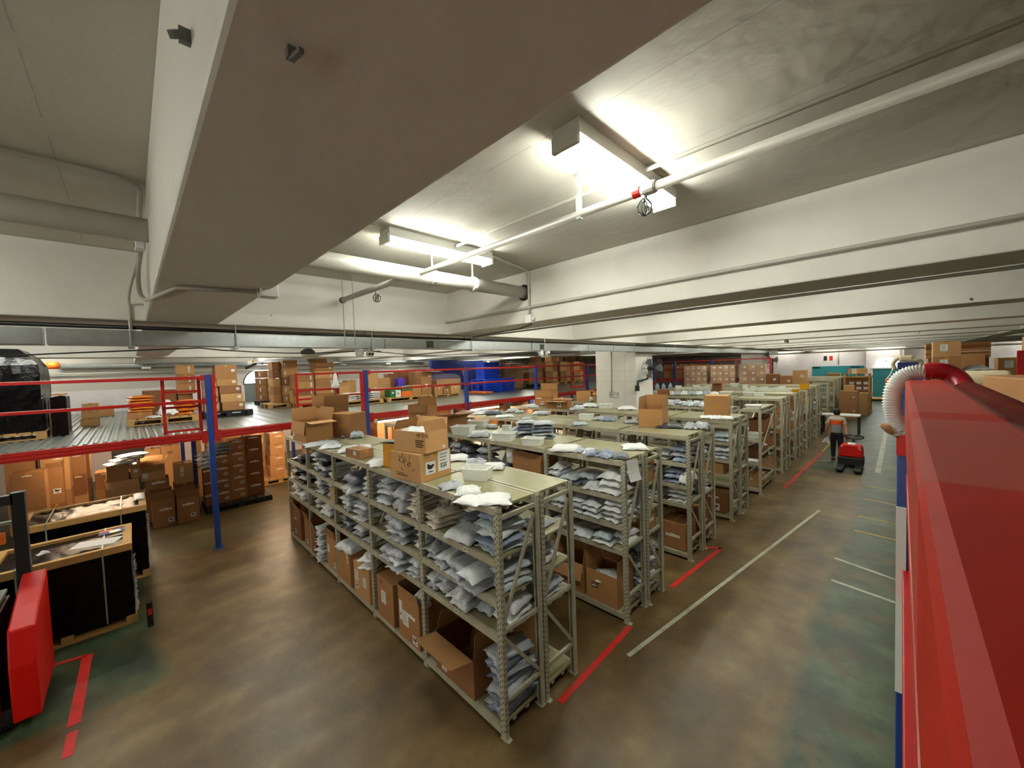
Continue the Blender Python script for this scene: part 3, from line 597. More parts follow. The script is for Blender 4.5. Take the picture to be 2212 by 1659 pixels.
# ------------------------------------------------------------------ cartons
def ngon(cx, cz, rx, rz, n=10, a0=0.0): return [(cx+rx*cos(a0+2*pi*i/n), cz+rz*sin(a0+2*pi*i/n)) for i in range(n)]
def rect(x0, x1, z0, z1): return [(x0, z0), (x1, z0), (x1, z1), (x0, z1)]
MARKS = {}
def mark_mesh(kind):      # flat prints and stickers, drawn in x-z, facing -y
    if kind in MARKS: return MARKS[kind]
    b = MB()
    def put(poly, m, d): b.prism(poly, 'y', -d, 0.0, m)
    if kind == 'duck':    # white sticker with a black blot and a printed line
        put(rect(-.05, .05, -.05, .05), 'paper', .001); put(ngon(-.004, .006, .03, .017), 'ink', .0016); put(ngon(-.022, .022, .013, .013), 'ink', .0017); put(ngon(.024, .016, .014, .01), 'ink', .0017); put(rect(-.022, .024, -.034, -.026), 'ink', .0016)
    elif kind == 'strip':
        put([(-.13, -.028), (.13, -.028), (.13, .022), (.04, .022), (.03, .036), (-.03, .036), (-.04, .022), (-.13, .022)], 'paleprint', .001); put(rect(-.10, -.04, -.012, -.006), 'grey', .0014)
    elif kind == 'haz':
        put([(-.06, 0), (0, -.045), (.06, 0), (0, .035)], 'paleprint', .001); put(ngon(.004, -.002, .02, .014, 8), 'ink', .0015)
        for k in range(5): put(rect(-.034+.016*k, -.028+.016*k, .03, .055-.006*abs(k-2)), 'paleprint', .001)
    elif kind == 'page':
        put(rect(-.05, .05, -.065, .065), 'paper', .001)
        for k in range(5): put(rect(-.035, .03-.006*(k % 3), .04-.02*k, .046-.02*k), 'grey', .0014)
    elif kind == 'sq': put(rect(-.035, .035, -.03, .03), 'paper', .001); put(rect(-.02, .018, -.006, 0), 'grey', .0014)
    elif kind == 'tall': put(rect(-.025, .025, -.09, .09), 'paper', .001); put(rect(-.014, .012, -.05, -.02), 'grey', .0014)
    elif kind == 'print':
        for k in range(4): put(rect(-.06, .05-.02*(k % 2), .03-.022*k, .04-.022*k), 'inkbrown', .0008)
    elif kind == 'tapebit': put(rect(-.06, .06, -.02, .02), 'tape', .0008)
    elif kind == 'wash': put(rect(-.07, .07, -.05, .05), 'tape', .0008)
    MARKS[kind] = b.mesh({'duck': 'sticker', 'haz': 'hazard_print', 'print': 'printed_mark', 'strip': 'handle_label', 'tapebit': 'tape_patch', 'wash': 'tape_patch'}.get(kind, 'paper_label'))
    return MARKS[kind]
GRP = {}
def carton(label, x, y, z, w_, d, h, rz=0.0, kind='closed', m='card', marks=(), flaps=None, group=None, fl=None, tilt=None, tape=True, name='cardboard_box'):
    t = thing(name, label, 'box', (x, y, z), rz, group)
    if tilt: t.rotation_euler = (tilt[0], tilt[1], rz)
    if kind == 'closed':
        MB().box(-w_/2, w_/2, -d/2, d/2, 0, h, m).build('box_body', t, bevel=0.004)
        if tape:
            b = MB(); tw = .028
            if w_ >= d: b.box(-w_/2-.0008, w_/2+.0008, -tw, tw, h-.05, h+.0012, 'tape')
            else: b.box(-tw, tw, -d/2-.0008, d/2+.0008, h-.05, h+.0012, 'tape')
            b.build('tape_strip', t)
    else:
        k = .004; b = MB()
        b.box(-w_/2, w_/2, -d/2, d/2, 0, k, 'cardin'); b.box(-w_/2, w_/2, -d/2, -d/2+k, k, h, m); b.box(-w_/2, w_/2, d/2-k, d/2, k, h, m)
        b.box(-w_/2, -w_/2+k, -d/2+k, d/2-k, k, h, m); b.box(w_/2-k, w_/2, -d/2+k, d/2-k, k, h, m); b.build('box_body', t)
        flaps = flaps or {'f': 100, 'b': 20, 'l': 60, 'r': 60}; L = fl or min(w_, d)*0.48
        for s, a in flaps.items():
            a = R_(a); u, v = sin(a)*L, cos(a)*L     # out, up
            if s in 'fb':
                sg = -1 if s == 'f' else 1; y0 = sg*d/2; T = [(-w_/2+.004, y0, h), (w_/2-.004, y0, h), (w_/2-.012, y0+sg*u, h+v), (-w_/2+.012, y0+sg*u, h+v)]; n = Vector((0, sg*cos(a), -sin(a)))
            else:
                sg = -1 if s == 'l' else 1; x0 = sg*w_/2; T = [(x0, -d/2+.004, h), (x0, d/2-.004, h), (x0+sg*u, d/2-.012, h+v), (x0+sg*u, -d/2+.012, h+v)]; n = Vector((sg*cos(a), 0, -sin(a)))
            T = [Vector(p) for p in T]; T2 = [p-n*.004 for p in T]
            MB().add(T+T2, [(0, 1, 2, 3), (7, 6, 5, 4), (0, 4, 5, 1), (1, 5, 6, 2), (2, 6, 7, 3), (3, 7, 4, 0)], m if (len(label)+ord(s)) % 3 else 'cardin').build('flap', t)
    for mk in marks:
        f, u, v, kd = mk[:4]; sc = mk[4] if len(mk) > 4 else 1.0
        me = mark_mesh(kd); o = bpy.data.objects.new(me.name.split('.')[0], me); C.objects.link(o); o.parent = t; e = .0006
        if f == 'f': o.location = (u*w_, -d/2-e, v*h)
        elif f == 'r': o.location = (w_/2+e, u*d, v*h); o.rotation_euler = (0, 0, pi/2)
        elif f == 'l': o.location = (-w_/2-e, -u*d, v*h); o.rotation_euler = (0, 0, -pi/2)
        elif f == 't': o.location = (u*w_, v*d, h+e+.001); o.rotation_euler = (-pi/2, 0, 0)
        elif f == 'F': o.location = (u*w_, -d/2+.006, v*h)
        o.scale = (sc, 1, sc)
    return t
def text(body, size, m, parent, loc, rot, name='printed_text', ex=0.0006):
    cu = bpy.data.curves.new('txt', 'FONT'); cu.body = body; cu.size = size; cu.extrude = ex
    o = bpy.data.objects.new('txt', cu); C.objects.link(o); bpy.context.view_layer.update()
    me = bpy.data.meshes.new_from_object(o.evaluated_get(bpy.context.evaluated_depsgraph_get())); bpy.data.objects.remove(o)
    me.materials.clear(); me.materials.append(M[m]); q = bpy.data.objects.new(name, me); C.objects.link(q); q.parent = parent; q.location = loc; q.rotation_euler = rot; return q

# ------------------------------------------------------------------ mailer bags
BAGV = {}
def bag_mesh(var, m):
    k = (var, m)
    if k in BAGV: return BAGV[k]
    rnd = random.Random(var*77+5); nx, ny = 20, 16; style = ('pillow', 'brick', 'lumpy', 'pillow', 'brick', 'lumpy', 'flat', 'fold')[var % 8]
    ph = [(rnd.uniform(2, 7), rnd.uniform(-6, 6), rnd.uniform(0, 6.3), rnd.uniform(.4, 1)) for _ in range(7)]
    lum = [(rnd.uniform(-.6, .6), rnd.uniform(-.6, .6), rnd.uniform(.25, .5)) for _ in range(5)]
    ex, ey = ((2.6, 2.6), (7, 7), (2.2, 2.2), (3, 2.4), (8, 5), (2.4, 2.4), (4, 4), (3, 6))[var % 8]
    top = []; bot = []; seam = .95
    for j in range(ny+1):
        for i in range(nx+1):
            u = -1+2*i/nx; v = -1+2*j/ny
            a = max(0.0, 1-(abs(u)/.965)**ex); c = max(0.0, 1-(abs(v)/seam)**ey); P = (a*c)**.48
            wr = sum(A*sin(fx*u+fy*v+p) for fx, fy, p, A in ph)/7
            rd = abs(sin(2.2*wr*pi))**.7
            h = P*(.86+.22*wr)-.13*rd*P**.5
            if style == 'lumpy': h = P*(.45+.55*max(0, max(1-((u-lx)**2+(v-ly)**2)/(lr*lr*2.2) for lx, ly, lr in lum)))-.12*rd*P
            if style == 'flat': h *= .7
            if style == 'fold' and u > .2: h += .25*P*min(1, (u-.2)*3)
            z = .14+.86*max(0, h); jx = .035*sin(5*v+var)+.02*rnd.uniform(-1, 1); jy = .03*sin(6*u+var*2)+.02*rnd.uniform(-1, 1)
            edge = max(abs(u), abs(v)); X = u*.5*(1-.05*(1-abs(v))*abs(u))+jx*.5*(edge > .8); Y = v*.5*(1-.04*(1-abs(u))*abs(v))+jy*.5*(edge > .8)
            if edge > .94: z = .16+.08*sin(7*u+6*v+var)
            top.append((X, Y, min(1.0, z))); bot.append((X*(.96 if edge > .9 else 1), Y*(.96 if edge > .9 else 1), (0.0 if edge < .8 else max(.0, z-.07)*.9)))
    vs = top+bot; n = len(top); fs = []
    def I(i, j): return j*(nx+1)+i
    for j in range(ny):
        for i in range(nx):
            fs.append((I(i, j), I(i+1, j), I(i+1, j+1), I(i, j+1))); fs.append((n+I(i, j), n+I(i, j+1), n+I(i+1, j+1), n+I(i+1, j)))
    ring = [I(i, 0) for i in range(nx)]+[I(nx, j) for j in range(ny)]+[I(i, ny) for i in range(nx, 0, -1)]+[I(0, j) for j in range(ny, 0, -1)]
    for q in range(len(ring)):
        a, b = ring[q], ring[(q+1) % len(ring)]; fs.append((a, n+a, n+b, b))
    BAGV[k] = MB().add(vs, fs, m).mesh('mailer_bag', True); return BAGV[k]
BC = {'grey': ('bag_grey', 'grey'), 'light': ('bag_light', 'pale grey'), 'dark': ('bag_dark', 'dark grey'), 'blue': ('bag_blue', 'blue-grey'), 'white': ('bag_white', 'white'), 'cream': ('bag_cream', 'cream'), 'pale': ('bag_pale', 'glossy pale'), 'black': ('bag_black', 'black'), 'orange': ('bag_orange', 'orange')}
rb = random.Random(4)
NB = [0]
# bags that no view of the photograph shows are left out; the least visible ones are gathered in one heap object
UNSEEN = {11, 75, 180, 181, 193, 194, 200, 201, 204, 205, 206, 236, 238, 240, 292, 312, 319, 331, 332, 334, 352, 382, 383, 384, 385, 387, 388, 389, 390, 422}
SLIVERS = {12, 55, 56, 57, 58, 61, 78, 90, 102, 103, 105, 113, 114, 115, 116, 123, 126, 127, 130, 133, 135, 136, 139, 148, 171, 187, 190, 191, 192, 221, 222, 226, 227, 237, 239, 241, 243, 247, 254, 255, 256, 265, 270, 271, 291, 302, 308, 315, 317, 320, 321, 323, 324, 326, 327, 329, 330, 333, 335, 341, 343, 353, 357, 358, 359, 360, 361, 362, 363, 364, 365, 366, 367, 368, 369, 370, 371, 386, 393, 403, 405, 406, 407, 408, 409, 410, 411, 412, 413, 414, 415, 416, 417, 418}
LOOSE_BAGS = []
ORD = ['first', 'second', 'third', 'fourth', 'fifth', 'sixth', 'seventh', 'eighth', 'ninth', 'tenth', 'eleventh', 'twelfth', 'thirteenth', 'fourteenth', 'fifteenth', 'sixteenth', 'seventeenth', 'eighteenth', 'nineteenth', 'twentieth', 'twenty-first', 'twenty-second', 'twenty-third', 'twenty-fourth', 'twenty-fifth', 'twenty-sixth', 'twenty-seventh', 'twenty-eighth', 'twenty-ninth', 'thirtieth']
def bag(label, x, y, z, w_, l, h, col='grey', rz=0.0, var=None, group='mailer bags', lab=None, tilt=None):
    if var is None: var = NB[0] % 8
    NB[0] += 1
    if NB[0] in UNSEEN: return None
    if NB[0] in SLIVERS:
        from mathutils import Euler
        LOOSE_BAGS.append((bag_mesh(var, BC[col][0]), Matrix.LocRotScale(Vector((x, y, z)), Euler((tilt[0] if tilt else 0, tilt[1] if tilt else 0, rz)), Vector((w_, l, h))))); return None
    o = bpy.data.objects.new('mailer_bag', bag_mesh(var, BC[col][0])); C.objects.link(o); o.location = (x, y, z)
    o.rotation_euler = (tilt[0] if tilt else 0, tilt[1] if tilt else 0, rz); o.scale = (w_, l, h); tag(o, label, 'mailer bag', group)
    if lab:   # printed address label on the bag
        if 'bl' not in MC: MC['bl'] = MB().box(-.1, .1, -.07, .07, 0, .02, 'paper').box(-.07, .02, -.02, .03, .02, .03, 'ink').mesh('address_label')
        q = bpy.data.objects.new('address_label', MC['bl']); C.objects.link(q); q.parent = o; q.location = (lab[0], lab[1], 0.93); q.rotation_euler = (0, 0, .1)
    return o
SHN = {1: 'lower shelf', 2: 'middle shelf', 3: 'upper shelf', 0: 'bottom shelf'}
BAYN = ['end bay', 'second bay', 'third bay', 'fourth bay', 'fifth bay']
PC = {}
def piles(rack, rackname, xr, y0, depth, rows, bay=1.234):
    # rows: bay(1..), level, x fraction from the right, count, colours, width, length, height, y shift
    for (bi, lv, fx, n, cols, wd, ln, hh, dy) in rows:
        x = xr-bay*(bi-1)-0.03-fx*(bay-.06); key = (rackname, bi, lv); PC[key] = PC.get(key, 0)+1; pn = ORD[PC[key]-1]
        z = LV[lv]+.0035
        cols = cols.split()
        for k in range(n):
            c = cols[k % len(cols)]; lb = '%s mailer, %s from bottom of %s pile, %s, %s, %s' % (BC[c][1], ORD[k], pn, SHN[lv], BAYN[bi-1], rackname)
            if n == 1: lb = '%s mailer lying alone as %s item, %s, %s, %s' % (BC[c][1], pn, SHN[lv], BAYN[bi-1], rackname)
            bag(lb, x+rb.uniform(-.02, .02), y0+depth/2+dy+rb.uniform(-.02, .02), z, wd*rb.uniform(.92, 1.06), ln*rb.uniform(.92, 1.05), hh*1.08, c, rb.uniform(-.2, .2), group='mailers stacked on the shelves')
            z += hh*.93
F = 'front rack'
R1 = [ # end bay
 (1, 3, .86, 3, 'cream', .27, .36, .06, -.06), (1, 3, .60, 1, 'dark', .28, .34, .16, .08), (1, 3, .47, 1, 'light', .36, .40, .10, -.09), (1, 3, .13, 5, 'pale blue light', .30, .40, .075, -.03), (1, 3, .36, 2, 'dark grey', .26, .3, .09, .12),
 (1, 2, .89, 2, 'grey', .22, .36, .09, -.06), (1, 2, .70, 2, 'grey light', .24, .38, .08, -.09), (1, 2, .48, 2, 'grey', .26, .40, .08, -.1), (1, 2, .26, 2, 'grey light', .30, .42, .09, -.11), (1, 2, .08, 3, 'pale grey', .2, .36, .075, .04),
 (1, 1, .90, 2, 'grey light', .2, .34, .08, -.08), (1, 1, .72, 3, 'grey light', .2, .36, .07, -.06), (1, 1, .50, 2, 'light', .26, .38, .09, -.08), (1, 1, .12, 2, 'white light', .26, .36, .09, .06), (1, 1, .31, 1, 'grey', .22, .34, .1, .04),
 (1, 0, .10, 8, 'blue grey', .24, .44, .075, 0),
 # second bay
 (2, 3, .10, 6, 'cream', .21, .36, .052, -.07), (2, 3, .38, 2, 'grey', .34, .42, .16, -.05), (2, 3, .72, 5, 'light grey', .28, .40, .07, -.05), (2, 3, .90, 3, 'pale', .15, .34, .08, -.04),
 (2, 2, .10, 4, 'light pale', .2, .36, .07, -.02), (2, 2, .45, 3, 'grey', .36, .42, .09, -.07), (2, 2, .75, 2, 'grey', .28, .36, .1, .02),
 (2, 1, .14, 3, 'light grey', .22, .42, .07, -.07), (2, 1, .42, 3, 'grey light', .28, .45, .08, -.12), (2, 1, .68, 2, 'grey', .26, .42, .09, -.10), (2, 1, .9, 1, 'light', .2, .34, .09, .02),
 (3, 3, .42, 2, 'grey dark', .42, .46, .12, -.11), (3, 3, .76, 1, 'black', .34, .4, .12, .03), (3, 3, .12, 4, 'light white', .2, .36, .07, -.06),
 (3, 2, .26, 4, 'light grey', .30, .42, .075, -.08), (3, 2, .68, 4, 'grey light', .34, .42, .08, -.05),
 (3, 1, .20, 1, 'pale', .26, .38, .06, -.05), (3, 1, .46, 2, 'grey light', .28, .38, .07, -.04), (3, 1, .76, 3, 'dark grey', .3, .40, .075, -.04),
 (4, 3, .40, 4, 'dark grey black', .36, .42, .085, -.06), (4, 3, .80, 4, 'pale light', .24, .4, .085, -.04), (4, 3, .1, 5, 'white', .16, .36, .05, -.06),
 (4, 2, .66, 4, 'light grey', .32, .40, .075, -.05), (4, 2, .34, 3, 'grey', .24, .38, .09, 0),
 (4, 1, .42, 2, 'light', .38, .42, .11, -.06), (4, 1, .84, 2, 'cream light', .2, .36, .08, -.03),
 (5, 3, .45, 2, 'black dark', .3, .4, .07, -.04), (5, 3, .75, 1, 'black', .25, .4, .09, -.04), (5, 2, .35, 3, 'black grey', .3, .4, .08, -.05), (5, 2, .72, 4, 'dark black light', .3, .42, .075, -.06),
 (5, 1, .34, 2, 'light', .28, .4, .09, -.05), (5, 1, .70, 4, 'light pale grey', .32, .42, .08, -.05)]
piles(F, F, 0, 0, .515, R1)
x = -3.74-.62
for k in range(11):      # jagged tower of thin bags on the bottom shelf
    bag('pale mailer, %s from bottom of the jagged tower, front rack bottom shelf' % ORD[k], -4.45+rb.uniform(-.02, .02), .17+rb.uniform(-.03, .02), .105+k*.054, .26, .42, .062, ('light', 'pale', 'white')[k % 3], rb.uniform(-.25, .25), group='mailers stacked on the shelves')
S2 = 'second-row front rack'
R2 = [(1, 3, .90, 3, 'white light', .22, .36, .09, -.07), (1, 3, .70, 2, 'blue pale', .26, .36, .07, -.07), (1, 3, .50, 2, 'dark grey', .28, .36, .09, .06), (1, 3, .42, 1, 'light', .26, .34, .09, -.1), (1, 3, .16, 3, 'white', .32, .42, .1, -.06),
 (1, 2, .86, 2, 'light', .24, .38, .085, -.06), (1, 2, .62, 3, 'light grey', .24, .38, .075, -.06), (1, 2, .38, 3, 'light white', .26, .4, .075, -.08), (1, 2, .13, 4, 'white light', .28, .4, .075, -.05),
 (1, 1, .88, 2, 'light', .22, .36, .09, -.05), (1, 1, .62, 1, 'white', .3, .36, .08, .03), (1, 1, .55, 1, 'light', .28, .3, .07, -.15), (1, 1, .26, 2, 'white pale', .28, .36, .07, -.08), (1, 1, .07, 2, 'white', .16, .36, .09, .05),
 (2, 3, .84, 1, 'dark', .26, .34, .2, .02), (2, 2, .5, 2, 'grey', .3, .36, .1, 0), (3, 3, .2, 3, 'grey dark', .3, .36, .1, -.04), (3, 3, .6, 2, 'dark', .3, .36, .13, -.02), (3, 3, .86, 3, 'grey', .24, .36, .1, -.04), (4, 3, .3, 3, 'dark grey', .32, .36, .1, -.03), (4, 3, .75, 2, 'grey', .3, .36, .12, -.03)]
piles('r2', S2, .02, 2.07, .5, R2)
piles('r1b', 'front-pair rear rack', 0, .545, .49, [(1, 3, .2, 1, 'grey', .3, .34, .07, 0), (1, 2, .2, 2, 'light grey', .34, .36, .1, -.02), (1, 1, .14, 2, 'light grey', .3, .36, .08, 0), (1, 1, .5, 2, 'light', .3, .36, .08, 0)])
piles('r2b', 'second-row rear rack', .03, 2.60, .47, [(1, 2, .2, 2, 'white light', .3, .36, .09, 0), (1, 1, .3, 3, 'grey light', .3, .4, .08, 0)])
for k in range(9): bag('grey mailer, %s from bottom of the jagged tower in the second-row rear rack' % ORD[k], -.17+rb.uniform(-.02, .02), 2.84+rb.uniform(-.02, .02), .105+k*.07, .26, .44, .078, ('grey', 'blue', 'light')[k % 3], rb.uniform(-.2, .2), group='mailers stacked on the shelves')
T3 = 'third-row front rack'
piles('r3', T3, .01, 4.12, .55, [(1, 3, .12, 3, 'blue grey', .26, .4, .09, -.05), (1, 3, .4, 2, 'white grey', .28, .4, .08, -.06), (1, 3, .66, 2, 'grey', .28, .4, .09, -.05), (1, 2, .2, 3, 'blue', .3, .42, .085, -.06), (1, 2, .5, 3, 'blue grey', .26, .4, .085, -.06), (1, 2, .04, 1, 'white', .14, .42, .2, -.08), (1, 1, .16, 4, 'white light', .3, .42, .075, -.06), (1, 1, .5, 2, 'light', .28, .4, .08, -.05),
 (2, 3, .3, 2, 'grey light', .3, .4, .09, -.05), (2, 3, .7, 2, 'pale grey', .3, .4, .09, -.05), (3, 3, .4, 2, 'grey', .32, .4, .09, -.05)])
piles('r3b', 'third-row rear rack', .02, 4.7, .55, [(1, 3, .14, 3, 'white light', .26, .4, .09, 0), (1, 1, .14, 3, 'light grey', .28, .4, .09, 0)])
piles('r4', 'fourth-row front rack', .02, 6.25, .53, [(1, 2, .15, 4, 'light grey', .3, .42, .085, -.06), (1, 3, .15, 2, 'pale', .3, .4, .09, -.05), (1, 2, .5, 3, 'grey light', .3, .4, .085, -.05)])
# ------------------------------------------------------------------ tubs and things lying on the rack tops
TUBM = {}
def tub(label, x, y, z, w_, d, h, rz, kind='clear', group='plastic tubs'):
    t = thing('plastic_tub', label, 'tub', (x, y, z), rz, group)
    m = {'clear': 'tub', 'white': 'tub', 'yellow': 'tubyellow'}[kind]
    if m not in TUBM:
        b = MB(); k = .012
        lo = [(-.43, -.42), (.43, -.42), (.43, .42), (-.43, .42)]; hi = [(-.5, -.5), (.5, -.5), (.5, .5), (-.5, .5)]
        vs = [(x_, y_, 0) for x_, y_ in lo]+[(x_, y_, 1) for x_, y_ in hi]+[(x_*.94, y_*.94, 1) for x_, y_ in hi]+[(x_*.95, y_*.95, .05) for x_, y_ in lo]
        fs = [(3, 2, 1, 0), (12, 13, 14, 15)]
        for i in range(4):
            j = (i+1) % 4; fs += [(i, j, 4+j, 4+i), (4+i, 4+j, 8+j, 8+i), (8+i, 8+j, 12+j, 12+i)]
        TUBM[m] = b.add(vs, fs, m).mesh('tub_body')
        r = MB(); e = .54
        for a0, a1, b0, b1 in ((-e, e, -e, -.48), (-e, e, .48, e), (-e, -.48, -.48, .48), (.48, e, -.48, .48)): r.box(a0, a1, b0, b1, .93, 1.01, m)
        TUBM[m, 'r'] = r.mesh('tub_rim')
    for me, nm in ((TUBM[m], 'tub_body'), (TUBM[m, 'r'], 'tub_rim')):
        o = place(me, nm, t, (0, 0, 0)); o.scale = (w_*.92, d*.92, h)
    if kind == 'white': MB().box(-w_*.5, w_*.5, -d*.5, d*.5, h*1.01, h*1.01+.012, 'white').build('lid', t)
    return t
